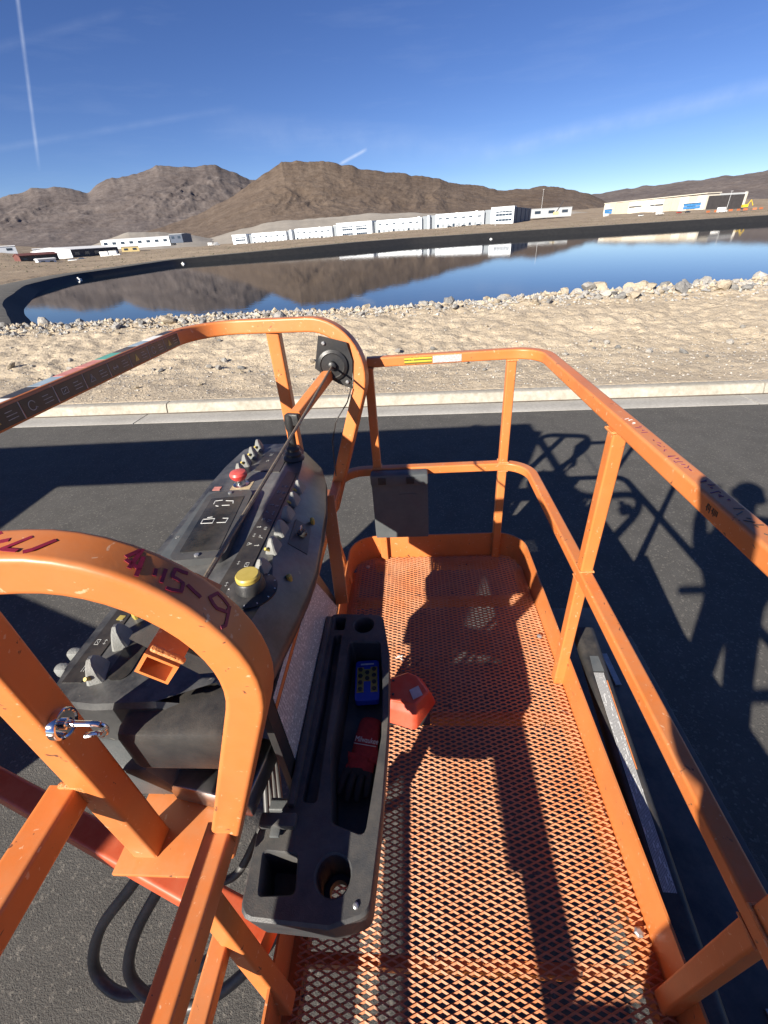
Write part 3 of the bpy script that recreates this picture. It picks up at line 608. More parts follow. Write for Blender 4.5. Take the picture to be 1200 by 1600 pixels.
for xa, xb in ((.30, .43), (.52, .64)):
    MB_().bb((xa*Ln2, -.5, dz2*xa+7.6), (xb*Ln2, -.1, dz2*xa+8.7)).build('window_band', WIN, tb, smooth=0)
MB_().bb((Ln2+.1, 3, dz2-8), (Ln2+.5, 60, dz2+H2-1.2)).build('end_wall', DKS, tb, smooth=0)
MB_().bb((Ln2-.5, 59, dz2-8), (Ln2+1.2, 62, dz2+H2+.8)).build('corner_fin', BC, tb, smooth=0)
MB_().bb((0, 20, -8), (Ln2, 60, H2-.8)).build('roof_block', BGL, tb, smooth=0)
# smaller sheds on the left
def shed(azd0, r0, azd1, r1, h, depth, wall, end, roofm, label, gable=0.0, z0=None, z1=None, wins=3):
    p0, p1 = pos(azd0, r0, z0), pos(azd1, r1, z1); L_, a = facade_frame(p0, p1)
    o = thing('shed', label, 'building', (p0.x, p0.y, min(p0.z, p1.z)), a)
    MB_().bb((0, 0, -3), (L_, depth, h)).build('wall', wall, o, smooth=0)
    for sx in (-.12, L_+.02):
        g = MB_(); xx = sx; g.add([(xx, -.05, -3), (xx+.1, -.05, -3), (xx+.1, depth+.05, -3), (xx, depth+.05, -3), (xx, -.05, h), (xx+.1, -.05, h), (xx+.1, depth+.05, h), (xx, depth+.05, h), (xx, depth/2, h+gable), (xx+.1, depth/2, h+gable)],
              [(0, 1, 5, 4), (2, 3, 7, 6), (0, 4, 8, 7, 3), (1, 2, 6, 9, 5), (4, 5, 9, 8), (8, 9, 6, 7)]); g.build('end_wall', end, o, smooth=0)
    ov = .4
    MB_().add([(-ov, -ov, h+.02), (L_+ov, -ov, h+.02), (L_+ov, depth/2, h+gable+.15), (-ov, depth/2, h+gable+.15), (L_+ov, depth+ov, h+.02), (-ov, depth+ov, h+.02), (-ov, -ov, h+.32), (L_+ov, -ov, h+.32), (L_+ov, depth/2, h+gable+.45), (-ov, depth/2, h+gable+.45), (L_+ov, depth+ov, h+.32), (-ov, depth+ov, h+.32)],
              [(0, 1, 2, 3), (3, 2, 4, 5), (6, 9, 8, 7), (9, 11, 10, 8), (0, 6, 7, 1), (5, 4, 10, 11), (1, 7, 8, 2), (2, 8, 10, 4), (0, 3, 9, 6), (3, 5, 11, 9)]).build('roof', roofm, o, smooth=0)
    for i in range(wins):
        xc = L_*(i+.5)/wins; ww = L_/wins*.22; MB_().bb((xc-ww, -.15, h*.25), (xc+ww, -.02, h*.68)).build('window', WIN, o, smooth=0)
    return o
shed(-35.3, 410, -31.2, 452, 4.3, 30, DKS, BW, ROOFW, 'low shed with white gable end and dark open long side', 1.6, -.42, -.36, 5)
shed(-32.5, 720, -26.2, 690, 6.2, 22, BW, BW, ROOFW, 'row of white sheds behind the dark sided shed', .8, .26, .48, 8)
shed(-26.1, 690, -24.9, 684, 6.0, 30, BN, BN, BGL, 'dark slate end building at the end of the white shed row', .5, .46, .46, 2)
shed(-41.5, 640, -39.5, 640, 4.6, 20, BW, BW, ROOFW, 'white box building at the left edge under the mountains', .5, .33, .33, 2)
shed(-38.3, 620, -36.8, 620, 3.2, 14, BW, BW, ROOFW, 'low white building with pale roof beyond the red roofed one', .4, .10, .10, 2)
shed(-39.5, 345, -36.5, 350, 2.6, 12, DKS, BRED, BRED, 'small dark building under a red roof', 1.0, -.52, -.50, 4)
shed(-38.2, 300, -36.8, 302, 2.0, 5, BW, BW, ROOFW, 'small white site office in front of the red roof', .2, -.84, -.80, 2)
shed(-30.9, 520, -29.3, 520, 3.6, 10, BYEL, BYEL, ROOFW, 'pale yellow shed right of the dark sided shed', .6, -.25, -.25, 2)
shed(12.5, 820, 16.5, 850, 8.5, 30, BGL, BGL, BGL, 'plain grey building behind the navy end of the warehouse', .3, .55, .55, 3)
# cars and trucks parked on the far flat
CARW = mat('car_white', (.72, .72, .70), .35); CARD = mat('car_dark', (.04, .045, .055), .35); CARR = mat('car_red', (.38, .05, .03), .4); CARS = mat('car_silver', (.42, .43, .44), .3); TYRE = mat('tyre', (.02, .02, .02), .8)
def car_proto(paint, kind):
    L_ = {'car': 4.5, 'truck': 7.5}[kind]; h = {'car': .75, 'truck': 1.0}[kind]
    body = MB_().bb((-L_/2, -.9, .35), (L_/2, .9, .35+h), bevel=.15).mesh('body', paint)
    if kind == 'car': cabm = MB_().add([(-1.7, -.8, 1.08), (1.2, -.8, 1.08), (1.2, .8, 1.08), (-1.7, .8, 1.08), (-1.2, -.68, 1.6), (.5, -.68, 1.6), (.5, .68, 1.6), (-1.2, .68, 1.6)], [(0, 3, 2, 1), (4, 5, 6, 7), (0, 1, 5, 4), (1, 2, 6, 5), (2, 3, 7, 6), (3, 0, 4, 7)]).mesh('cabin', WIN, 0)
    else: cabm = MB_().bb((-L_/2+.1, -1.1, 1.36), (L_/2-2, 1.1, 3.4), bevel=.08).mesh('cargo_box', paint)
    wh = MB_().lathe([(.33, -.12), (.36, -.08), (.36, .08), (.33, .12)], 12, Matrix.Rotation(rad(90), 4, 'X')).mesh('wheel', TYRE)
    return body, cabm, wh, L_
PRO = {(p, k): car_proto(m_, k) for k in ('car', 'truck') for p, m_ in (('white', CARW), ('dark', CARD), ('red', CARR), ('silver', CARS))}
def car(col, kind, azd, r, rz, label, el=None):
    p = pos(azd, r, el); o = thing('parked_'+kind, label, kind, p, rz, 'vehicles parked on the far flat')
    b, c, wh, L_ = PRO[(col, kind)]
    obj('body', b, o); obj('cabin' if kind == 'car' else 'cargo_box', c, o)
    for sx in (-1, 1):
        for sy in (-1, 1): k = obj('wheel', wh, o); k.location = (sx*L_*.32, sy*.85, .36)
car('white', 'truck', -32.4, 395, .2, 'white box truck before the dark sided shed', -.62)
car('white', 'truck', -31.6, 400, .1, 'second white box truck before the dark sided shed, right of the first', -.60)
car('dark', 'car', -34.6, 330, .3, 'dark car parked right of the small white site office', -.78)
car('white', 'car', -35.4, 320, .3, 'white car beside the small white site office', -.82)
car('white', 'truck', -22.2, 640, .4, 'white truck parked at the left end of the long warehouse', -.25)
car('silver', 'truck', -21.6, 650, .5, 'silver truck parked at the left end of the long warehouse', -.27)
car('red', 'car', 26.2, 560, .3, 'red car before the tan building', -.05)
car('dark', 'car', 26.9, 565, .3, 'dark car before the tan building beside the red one', -.05)
car('white', 'truck', 24.6, 540, .3, 'white truck before the tan building', -.06)
car('white', 'truck', 19.9, 600, .4, 'white truck at the left corner of the tan building', .0)
car('white', 'car', 23.0, 520, .3, 'white car on the bare ground before the tan building', -.10)
car('white', 'truck', 29.6, 470, .2, 'white truck on the flat at the right edge', -.20)
for i, aa in enumerate((4.0, 4.8, 5.5, 6.2, 7.1)):
    car(('dark', 'white', 'dark', 'silver', 'dark')[i], 'car', aa, 545, .35, ('dark car in the row before the warehouse, leftmost', 'white car in the row before the warehouse', 'dark car in the middle of the row before the warehouse', 'silver car in the row before the warehouse', 'dark car in the row before the warehouse, rightmost')[i], .02)
# poles, crane, small things on the pond rim
PST = mat('galvanised', (.55, .56, .56), .5, metal=.3)
def pole(azd, r, h, label, el):
    p = pos(azd, r, el); o = thing('light_pole', label, 'pole', p, 0, 'tall poles on the far flat')
    MB_().lathe([(.22, -2), (.12, h)], 8).build('shaft', PST, o); MB_().bb((-1.2, -.15, h-.2), (1.2, .15, h+.1)).build('lamp_head', PST, o)
pole(13.5, 760, 26, 'tall thin pole behind the navy end of the warehouse', .8)
pole(8.9, 500, 9, 'short light pole before the navy corner of the warehouse', .0)
pole(24.0, 700, 12, 'light pole before the cream building', .1); pole(29.9, 620, 15, 'light pole right of the tan building, leftmost of two', .0); pole(31.0, 640, 14, 'light pole right of the tan building, rightmost of two', .0)
cr = thing('crane', 'small leaning crane boom between the warehouse and the tan building', 'crane', pos(15.0, 700, .6)); MB_().bb((-3, -1.5, -1), (3, 1.5, 2.2)).build('crawler_base', BYEL, cr); MB_().sweep([(0, 0, 1.5), (8, 2, 13)], rsq(.9, .9, .1)).build('boom', DKS, cr)
ORB = mat('safety_orange', (.42, .13, .05), .6)
for i in range(9):
    p = pos(28.6+i*.55+random.uniform(-.1, .1), 500+random.uniform(-30, 60), -.04); o = MB_().bb((-1.5, -.2, -.8), (1.5, .2, .55)).build('barrier_panel', ORB, None, smooth=0); o.location = p; o.rotation_euler.z = random.uniform(-.3, .3)
    tag(o, 'orange construction barrier panel strung along the right of the far flat', 'barrier', 'orange barriers on the far flat')
ex = thing('excavator', 'yellow excavator at the right edge of the far flat', 'excavator', pos(31.2, 560, .0)); MB_().bb((-2.4, -1.5, -.5), (2.4, 1.5, .9)).build('tracks', DKS, ex); MB_().bb((-2, -1.4, 1), (2, 1.4, 3)).build('cab', mat('machine_yellow', (.68, .46, .03), .5), ex); MB_().sweep([(1.5, 0, 2), (4, 0, 6), (6.5, 0, 2)], rsq(.6, .6, .1)).build('arm', bpy.data.materials['machine_yellow'], ex)
for x, y, lb in ((-91.5, 128, 'white float at the left bank of the pond'), (-94, 197, 'white float at the far left corner of the pond'), (42, 279.5, 'white float on the far shore below the warehouse')):
    o = thing('float', lb, 'float', (x, y, WZ)); o.scale = (.9,)*3; MB_().bb((-.75, -.5, -.1), (.75, .5, .35), bevel=.1).build('hull', CARW, o); MB_().bb((-.25, -.2, .35), (.25, .2, .75), bevel=.05).build('pump_box', CARS, o)
# low desert scrub on the far flat
SCR = mat('scrub', (.10, .095, .055), .9, var=.3, vscale=2)
def scfn():
    a = random.uniform(-42, 36); r = random.uniform(200, 560); e = pos(a, r); x, y = e.x, e.y
    if sdist(np.array([x]), np.array([y]), POND)[0] < 7: return 0, -60, -5, .1
    i = int(np.argmin(np.abs(az-a))); j = int(np.argmin(np.abs(rr-r))); return x, y, float(np.interp(r, rr, Z[i])), random.uniform(.15, .5)
pebbles(3000, scfn, 'scrub', [SCR], 'low scrub and clods scattered over the far flat', 'scrub')

# ------------------------------------------------------------------ the boom lift platform (local frame: floor at z=0, x right, y away, tilted a degree with the boom)
RL = MW @ MB.T
LIFT = Matrix([[RL[i][0], RL[i][1], RL[i][2], 0] for i in range(3)]+[[0, 0, 0, 1]])
LIFT.translation = Vector((0, 0, CAM_H))+(LIFT.to_3x3() @ Vector((0, 0, -1.57)))
lift = thing('boom_lift', 'orange boom lift work platform with tubular rails and black control console', 'boom lift')
lift.matrix_world = LIFT
SQ40 = rsq(.042, .042, .006); SQ38 = rsq(.040, .040, .005); SQ50 = rsq(.056, .056, .007)
X0, X1, Y0, Y1 = -.375, .565, -.80, 1.955
def tube(name, pts, r=0, prof=SQ40, m=None, up=(0, 0, 1), n=9, label=None):
    return obj(name, MB_().sweep(fillet(pts, r, n), prof, up).mesh(name, m or ORANGE), lift, label)
# floor: raised expanded metal, thousands of strands
LW, SW = .0415, .0165
def inside(x, y, m_=.004):
    if not (X0+m_ < x < X1-m_ and Y0+m_ < y < Y1-m_): return False
    r = .13
    for cx, sx in ((X0+r, -1), (X1-r, 1)):
        if (x-cx)*sx > 0 and y > Y1-r and (x-cx)**2+(y-(Y1-r))**2 > (r-m_)**2: return False
    return True
V = []; F = []
nk = int((Y1-Y0)/(SW/2))+1; ni = int((X1-X0)/(LW/2))+2
for k in range(nk):
    for i in range(ni):
        sgn = 1 if (i+k) % 2 == 0 else -1
        xa, xb = X0+i*LW/2, X0+(i+1)*LW/2; ya = Y0+k*SW/2+sgn*SW/4; yb = Y0+k*SW/2-sgn*SW/4
        if not (inside(xa, ya) and inside(xb, yb)): continue
        za = .0028*sgn; zb = -.0028*sgn
        jit = .0006*math.sin(i*12.9+k*78.2)
        o = len(V); ey, ez, ny, nz = .00225, .0015, -.0005, .0008      # broad face leans towards the near end
        for x, y, z in ((xa, ya, za*.5+jit), (xb, yb, zb*.5+jit)):
            V += [(x, y-ey-ny, z-ez-nz), (x, y+ey-ny, z+ez-nz), (x, y+ey+ny, z+ez+nz), (x, y-ey+ny, z-ez+nz)]
        F += [(o, o+4, o+5, o+1), (o+1, o+5, o+6, o+2), (o+2, o+6, o+7, o+3), (o+3, o+7, o+4, o)]
me = bpy.data.meshes.new('mesh_floor'); me.from_pydata(V, [], F); me.materials.append(ORANGE_M); me.update()
tag(obj('mesh_floor', me, lift, 'orange expanded metal floor mesh'), kind='stuff')
for y in (-.45, .30, .98, 1.62):
    MB_().bb((X0+.01, y-.012, -.065), (X1-.01, y+.012, -.010)).build('floor_beam', ORANGE, lift)
for x in (X0+.02, X1-.02): MB_().bb((x-.02, Y0, -.075), (x+.02, Y1-.12, -.012)).build('floor_side_channel', ORANGE, lift)
MB_().bb((X0+.12, Y1-.045, -.075), (X1-.12, Y1-.008, -.012)).build('floor_end_channel', ORANGE, lift)
tube('toe_board', [(X0, Y0, .068), (X0, Y1, .068), (X1, Y1, .068), (X1, Y0, .068)], [0, .14, .14, 0], [(-.003, -.082), (.003, -.082), (.003, .082), (-.003, .082)], n=12)
# rails
ZT, ZM = 1.105, .57
tube('top_rail', [(-.20, 1.955, ZT), (.555, 1.955, ZT), (.555, Y0+.05, ZT), (-.42, Y0+.05, ZT)], [0, .13, .13, 0], n=12)
tube('mid_rail', [(-.385, 1.12, ZM), (-.385, 1.945, ZM), (.548, 1.945, ZM), (.548, Y0+.05, ZM), (-.42, Y0+.05, ZM)], [0, .13, .13, .13, 0], n=12)
for x, y in ((.43, 1.947), (-.195, 1.947)):
    tube('post', [(x, y, .0), (x, y, ZM-.019)], 0, SQ38, up=(0, 1, 0)); tube('post', [(x, y, ZM+.019), (x, y, ZT-.019)], 0, SQ38, up=(0, 1, 0))
for y in (1.13, .25, -.62):
    tube('post', [(.546, y, .0), (.546, y, ZM-.019)], 0, SQ38, up=(0, 1, 0)); tube('post', [(.55, y, ZM+.019), (.553, y, ZT-.019)], 0, SQ38, up=(0, 1, 0))
WB = MB_().sweep([(.0215*a, .0215*b, 0) for a, b in ((-1, -1), (1, -1), (1, 1), (-1, 1))], [(.004*math.cos(k*math.pi/3), .004*math.sin(k*math.pi/3)) for k in range(6)], closed=True).mesh('weld_bead', ORANGE_W)
for x, y, z in [(.43, 1.947, zz) for zz in (ZM-.023, ZM+.023, ZT-.023)]+[(-.195, 1.947, zz) for zz in (ZM-.023, ZM+.023, ZT-.023)]+[(.549, yy, zz) for yy in (1.13, .25) for zz in (ZM-.023, ZM+.023, ZT-.023)]:
    o = obj('weld_bead', WB, lift); o.location = (x, y, z)
# console guard: one bent tube from the near leg over the top to the far leg
ZH = 1.288
gp = [(-.432, .37, .51), (-.158, .37, ZH), (-.945, .345, ZH), (-.945, 1.985, ZH), (-.140, 1.835, ZH), (-.43, 1.835, .42)]
guard_path = fillet(gp, [0, .205, .16, .20, .205, 0], 16)
obj('guard_rail', MB_().sweep(guard_path, SQ50, up=(0, 1, 0)).mesh('guard_rail', ORANGE), lift, 'thick bent guard tube around the console')
for x, y in ((-.60, .368), (-.585, 1.93)):
    tube('guard_post', [(x, y, .50), (x, y, ZH-.024)], 0, SQ50, up=(0, 1, 0))
for x, y in ((-.60, .368), (-.585, 1.93)):
    for zz in (.507, ZH-.028):
        MB_().lathe([(.036, -.008), (.038, -.003), (.036, .004), (.030, .008)], 4, Matrix.Translation((x, y, zz)) @ Matrix.Rotation(rad(45), 4, 'Z')).build('weld_bead', ORANGE_W, lift)
tube('side_rail', [(-.640, .345, .77), (-.655, Y0+.05, .77)], 0, SQ50)
tube('side_rail', [(-.408, .36, .60), (-.421, Y0+.05, .60)], 0, rsq(.052, .052, .006))
tube('side_rail', [(-.458, .30, .30), (-.47, Y0+.05, .30)], 0, SQ38)
MB_().box((-.622, .345, .775), (.05, .012, .058), bevel=.005).build('weld_bead', ORANGE_W, lift)
tube('strut', [(-.475, .30, .495), (-.36, .215, .02)], 0, SQ40, up=(0, 1, 0))
tube('strut', [(-.475, 1.80, .495), (-.38, 1.72, .02)], 0, SQ40, up=(0, 1, 0))
MB_().box((-.545, .44, .497), (.225, .26, .010), bevel=.002).build('base_plate', ORANGE, lift)
MB_().box((-.545, 1.76, .497), (.225, .26, .010), bevel=.002).build('base_plate', ORANGE, lift)
tube('support_beam', [(-.40, .31, .13), (-1.95, .82, .13)], 0, rsq(.07, .09, .01), REDOR)
for x, y in ((-.47, .54),):
    MB_().lathe([(.011, 0), (.011, .008), (.006, .010)], 6, Matrix.Translation((x, y, .502))).build('bolt', ZINC, lift)
for x, y in ((.535, .371), (-.29, 1.86), (.53, 1.35)):
    MB_().lathe([(.012, .004), (.012, .009), (.007, .012)], 6, Matrix.Translation((x, y, 0))).build('bolt', ZINC, lift)

def picto(mb, c, U, V, N, kind, k, w=.0013):
    U, V, N = Vector(U), Vector(V), Vector(N); P = lambda *pts: ribbon(mb, [c+U*a*k+V*b*k for a, b in pts], w, N)
    if kind == 0: P((0, -.9), (0, .9)); P((-.45, .4), (0, .9), (.45, .4))
    elif kind == 1: P((-.8, -.5), (.8, -.5), (.8, .5), (-.8, .5), (-.8, -.5)); P((-.4, -.2), (.4, .2))
    elif kind == 2: P(*[(.8*math.cos(a), .8*math.sin(a)) for a in np.linspace(.3, 5.6, 12)]); P((.45, -.75), (.6, -.35), (.95, -.6))
    elif kind == 3: P((-.9, -.7), (.2, -.7), (.2, -.2), (.9, .7)); P((-.6, -.7), (-.6, -.3), (-.1, -.3))
    elif kind == 4:
        for q in (-.5, 0, .5): P((-.9, q), (.9 if q < .4 else .3, q))
    elif kind == 5: P((-.8, -.6), (.8, -.6), (0, .8), (-.8, -.6)); P((0, -.2), (0, .35))
    else: P((-.9, 0), (.9, 0)); P((-.5, .4), (-.9, 0), (-.5, -.4)); P((.5, .4), (.9, 0), (.5, -.4))
# ---- decals and pen marks on the tubes
dx = -.945+.0284
cells = np.linspace(.70, 1.755, 10)
for i in range(len(cells)-1):
    a, b = cells[i]+.002, cells[i+1]-.002; z0, z1 = ZH-.0205, ZH+.0205
    pl = plate('decal_panel', [(dx, a, z0), (dx, b, z0), (dx, b, z1), (dx, a, z1)], DARKINK, lift, .0008)
    ic = MB_(); cy_ = (a+b)/2; rr_ = random.Random(i)
    if i in (1, 6, 8):
        ic2 = MB_().prism([(-.012, -.009), (.012, -.009), (0, .013)], 0, .0004, mat=frame((dx+.0009, a+.035, ZH), (1, 0, 0), (0, 1, 0))); ic2.build('decal_icon', YEL, pl, 0)
    picto(ic, Vector((dx+.0011, b-.030, ZH)), (0, 1, 0), (0, 0, 1), (1, 0, 0), 4, .017)
    if i not in (1, 6, 8): picto(ic, Vector((dx+.0011, a+.030, ZH)), (0, 1, 0), (0, 0, 1), (1, 0, 0), (3, 0, 2, 1, 5, 6, 3, 2, 1)[i], .014, .0016)
    ic.bb((dx+.0009, b-.0012, z0), (dx+.0013, b+.0012, z1)); ic.build('decal_print', INK, pl, 0)
topcol = [PINK, TEAL, DARKINK, BLUEI, WHITE, DARKINK, BLUEI, TEAL, WHITE, DARKINK, BLUEI, PINK]; tc_ = np.linspace(.66, 1.76, 13)
for i in range(12):
    zt = ZH+.0284; plate('decal_panel', [(-.963, tc_[i]+.002, zt), (-.927, tc_[i]+.002, zt), (-.927, tc_[i+1]-.002, zt), (-.963, tc_[i+1]-.002, zt)], topcol[(i+6) % 12], lift, .0008)
# marker writing on the outer face of the near hoop (drawn as it stands: upside down to the operator)
NH = [p for p in guard_path if p.y < .40 and p.z > .6]
NH = sorted(NH, key=lambda p: guard_path.index(p), reverse=True)           # from the outer end to the leg
arc = [0.]
for i in range(1, len(NH)): arc.append(arc[-1]+(NH[i]-NH[i-1]).length)
def hoop_pt(s_, b_):
    i = max(1, min(len(NH)-1, int(np.searchsorted(arc, s_)))); t = (s_-arc[i-1])/(arc[i]-arc[i-1]+1e-9)
    p = NH[i-1].lerp(NH[i], t); T = (NH[i]-NH[i-1]).normalized(); n = Vector((0, -1, 0)).cross(T); n = -n if n.z < 0 and n.x < 0 else n
    if n.z < -.2: n = -n
    return p+n*.0286+Vector((0, b_*.023, 0)), n
def arc_at_x(x):
    for i in range(1, len(NH)):
        if NH[i].x >= x: return arc[i-1]+(arc[i]-arc[i-1])*(x-NH[i-1].x)/(NH[i].x-NH[i-1].x+1e-9)
    return arc[-1]
def pen(s0, glyphs, k, width, name, m_):
    mb = MB_()
    for g in glyphs:
        P = []; nn = None
        for j in range(len(g)-1):
            for q in range(5):
                t = q/5; s_ = s0+k*(g[j][0]*(1-t)+g[j+1][0]*t); b_ = g[j][1]*(1-t)+g[j+1][1]*t; p, n = hoop_pt(s_, b_); P.append(p); nn = nn or n
        p, n = hoop_pt(s0+k*g[-1][0], g[-1][1]); P.append(p); ribbon(mb, P, width, nn)
    mb.build(name, m_, lift, 0)
pen(arc_at_x(-.347), [[(.0, .1), (.25, .95), (.30, -.5)], [(.05, -.05), (.6, -.35)], [(.42, .5), (.62, -.8)]], .036, .0048, 'marker_writing', PENR)
pen(arc_at_x(-.324), [[(.1, .1), (.2, -.35)], [(.38, .35), (.52, -.55)]], .032, .0042, 'marker_writing', PENR)
pen(arc_at_x(-.313), [[(.55, .75), (.2, .6), (.25, .1), (.6, .05), (.7, -.45), (.3, -.7)]], .032, .0045, 'marker_writing', PENR)
pen(arc_at_x(-.297), [[(.05, .1), (.6, -.15)]], .032, .0045, 'marker_writing', PENR)
pen(arc_at_x(-.282), [[(.9, .55), (.35, .75), (.15, .2), (.5, -.1), (.95, .15), (.95, .6), (1.15, -.6), (1.0, -.9)]], .032, .0045, 'marker_writing', PENR)
pen(arc_at_x(-.520), [[(-.1, .35), (.55, .75), (.85, .75), (.3, -.1), (-.1, -.5)]], .055, .0065, 'marker_writing', PENR)
pen(arc_at_x(-.472), [[(.15, -.05), (.38, .12)]], .05, .007, 'marker_writing', PENR)
pen(arc_at_x(-.455), [[(.45, .35), (.1, -.65), (.5, -.75)], [(.95, .2), (.65, -.85)]], .05, .0055, 'marker_writing', PENR)
# scribbles on the right rail
rs = random.Random(4); zt = ZT+.0213
for y0, n_, m_, sc_ in ((1.10, 4, WHITE, .9), (1.045, 4, PENP, .8), (.955, 5, PENP, .8), (.875, 6, PENP, .9), (.76, 6, PENP, 1), (.66, 5, DARKINK, .9), (.585, 4, DARKINK, .9), (.50, 4, PENP, .9)):
    mb = MB_()
    for g in range(n_):
        cx_, cy_ = .555+rs.uniform(-.004, .006), y0-g*.0135
        P = [(cx_+rs.uniform(-.010, .010)*sc_, cy_+rs.uniform(-.006, .006), zt) for _ in range(rs.choice((2, 3, 4)))]; ribbon(mb, P, .0022, (0, 0, 1))
    mb.build('marker_writing', m_, lift, 0)
mb = MB_(); 
for g in range(9): ribbon(mb, [(.555-.0213, .70-g*.004, ZT-.002+rs.uniform(-.004, .004)), (.555-.0213, .698-g*.004+rs.uniform(-.004, .004), ZT+.010)], .002, (-1, 0, 0))
mb.build('scuff_mark', DARKINK, lift, 0)
# stickers on the far rail
yf = 1.955-.0214
YLB = printed('yellow_warning_print', (.74, .58, .05), (.04, .03, .02), 2.2, .47)
plate('warning_sticker', [(-.035, yf, ZT-.014), (.085, yf, ZT-.014), (.085, yf, ZT+.014), (-.035, yf, ZT+.014)], YLB, lift, .0008, 'yellow warning sticker')
plate('white_sticker', [(.089, yf, ZT-.015), (.213, yf, ZT-.015), (.213, yf, ZT+.015), (.089, yf, ZT+.015)], PRINT2, lift, .0008, 'worn white sticker')

# ---- control console
# flat top on the outer side, then a face that falls towards the operator
ridge = [(-.400, .50), (-.385, .62), (-.368, .72), (-.368, .80), (-.395, .90), (-.408, 1.05), (-.414, 1.25), (-.425, 1.42), (-.445, 1.56), (-.48, 1.625)]
low = [(-.352, .50), (-.335, .60), (-.316, .72), (-.303, .83), (-.297, .93), (-.306, 1.08), (-.320, 1.24), (-.352, 1.44), (-.392, 1.575), (-.45, 1.645)]
left = [(-.54, 1.642), (-.66, 1.648), (-.705, 1.60), (-.728, 1.45), (-.735, 1.30), (-.735, .55), (-.725, .49), (-.69, .462), (-.62, .455), (-.50, .46)]
ZC = .8702
def slope_z(x, y):
    xr = float(np.interp(y, [p[1] for p in ridge], [p[0] for p in ridge])); xl = float(np.interp(y, [p[1] for p in low], [p[0] for p in low]))
    return ZC-.0002-max(0, (x-xr)/(xl-xr))*.085
mb = MB_(); nr_ = len(ridge)
topf = [Vector((x, y, ZC-.0002)) for x, y in ridge+left]; mb.add(topf, [tuple(range(len(topf)))])
mb.add([Vector((x, y, ZC-.0002)) for x, y in ridge]+[Vector((x, y, ZC-.085)) for x, y in low], [(i, nr_+i, nr_+i+1, i+1) for i in range(nr_-1)])
rim = low+left
def out(k, z): return [Vector((-.52+(x+.52)*k, 1.05+(y-1.05)*(1+(k-1)*.4), z)) for x, y in rim]
nl = len(rim); z0s = [ZC-.085]*nr_+[ZC-.0002]*len(left)
r0 = [Vector((x, y, z)) for (x, y), z in zip(rim, z0s)]; r1 = out(1.025, 0); r1 = [Vector((p.x, p.y, z-.012)) for p, z in zip(r1, z0s)]; r2 = out(1.025, .755); r3 = out(.97, .735)
for A_, B_ in ((r0, r1), (r1, r2), (r2, r3)): mb.add(A_+B_, [(i, nl+i, nl+(i+1) % nl, (i+1) % nl) for i in range(nl)])
con = mb.build('control_console', BLKG, lift, 25); con['label'] = 'black control console with toggle switches'
bmc = bmesh.new(); bmc.from_mesh(con.data); bmesh.ops.remove_doubles(bmc, verts=bmc.verts, dist=.0002); bmesh.ops.recalc_face_normals(bmc, faces=bmc.faces); bmc.to_mesh(con.data); bmc.free(); con.data.set_sharp_from_angle(angle=rad(25))
MB_().prism([(-.62, .56), (-.40, .56), (-.40, 1.18), (-.62, 1.18)], .56, .737).build('console_body', BLK, con)
sp_ = [(.52, .31), (1.24, .31), (1.245, .34), (1.02, .737), (.52, .737)]
MB_().prism(sp_, -.350, -.334, mat=Matrix(((0, 0, 1, 0), (1, 0, 0, 0), (0, 1, 0, 0), (0, 0, 0, 1)))).build('side_panel', BLK, con)
MB_().box((-.462, .505, .785), (.215, .20, .130), bevel=.022).build('console_nose', BLK, con)
MB_().box((-.64, .50, .62), (.16, .13, .20), rot=Matrix.Rotation(rad(12), 3, 'X'), bevel=.012).build('mount_bracket', DGREY, con)
MB_().box((-.47, .50, .545), (.20, .14, .07), rot=Matrix.Rotation(rad(-10), 3, 'Z'), bevel=.006).build('mount_bracket', STEEL, con)
tube('console_support', [(-.345, 1.42, .74), (-.31, 1.22, .36)], 0, rsq(.05, .012, .003), ORANGE)
# instruction sheet on the side facing the platform
plate('instruction_sticker', [(-.333, .565, .335), (-.333, 1.225, .335), (-.333, 1.00, .685), (-.333, .56, .685)], PRINT, con, .001, 'white instruction sheet')
plate('orange_band', [(-.333, .56, .688), (-.333, .998, .688), (-.333, .985, .706), (-.333, .56, .706)], ORANGE, con, .001)
plate('instruction_sticker', [(-.333, .56, .708), (-.333, .98, .708), (-.333, .965, .732), (-.333, .56, .732)], PRINT2, con, .001)
# printed strips on the cover
LEG = mat('legend_black', (.012, .012, .013), .38, var=.2, vscale=12, dust=DUST, dustamt=.2)
def legend(corners, n, seed, m_=None, h=.003):
    pl = plate('legend_strip', corners, m_ or LEG, con, h); r_ = random.Random(seed); ic = MB_(); c = [Vector(p) for p in corners]
    up_ = Vector((0, 0, h+.0006))
    for i in range(n):
        v = (i+.5)/n; e0 = c[0].lerp(c[3], v); e1 = c[1].lerp(c[2], v)
        for q, uu in enumerate((.3, .72)):
            if r_.random() < .25: continue
            picto(ic, e0.lerp(e1, uu)+up_, (0, -1, 0), (1, 0, 0), (0, 0, 1), r_.choice((0, 1, 2, 3, 4, 4, 5, 6)), r_.uniform(.006, .010), .0011)
    ic.build('legend_print', INK, con, 0)
legend([(-.500, .72, ZC), (-.434, .70, ZC), (-.430, 1.36, ZC), (-.468, 1.38, ZC)], 16, 1)
legend([(-.716, .72, ZC), (-.672, .72, ZC), (-.676, 1.25, ZC), (-.716, 1.25, ZC)], 3, 2, DGREY, .002)
legend([(-.716, .50, ZC), (-.675, .50, ZC), (-.675, .70, ZC), (-.716, .70, ZC)], 3, 3, None, .002)
legend([(-.60, 1.40, ZC), (-.50, 1.38, ZC), (-.50, 1.56, ZC), (-.60, 1.56, ZC)], 3, 4, None, .002)
plate('red_dot_sticker', [(-.708, 1.262, ZC), (-.682, 1.262, ZC), (-.682, 1.285, ZC), (-.708, 1.285, ZC)], PINK, con, .002)
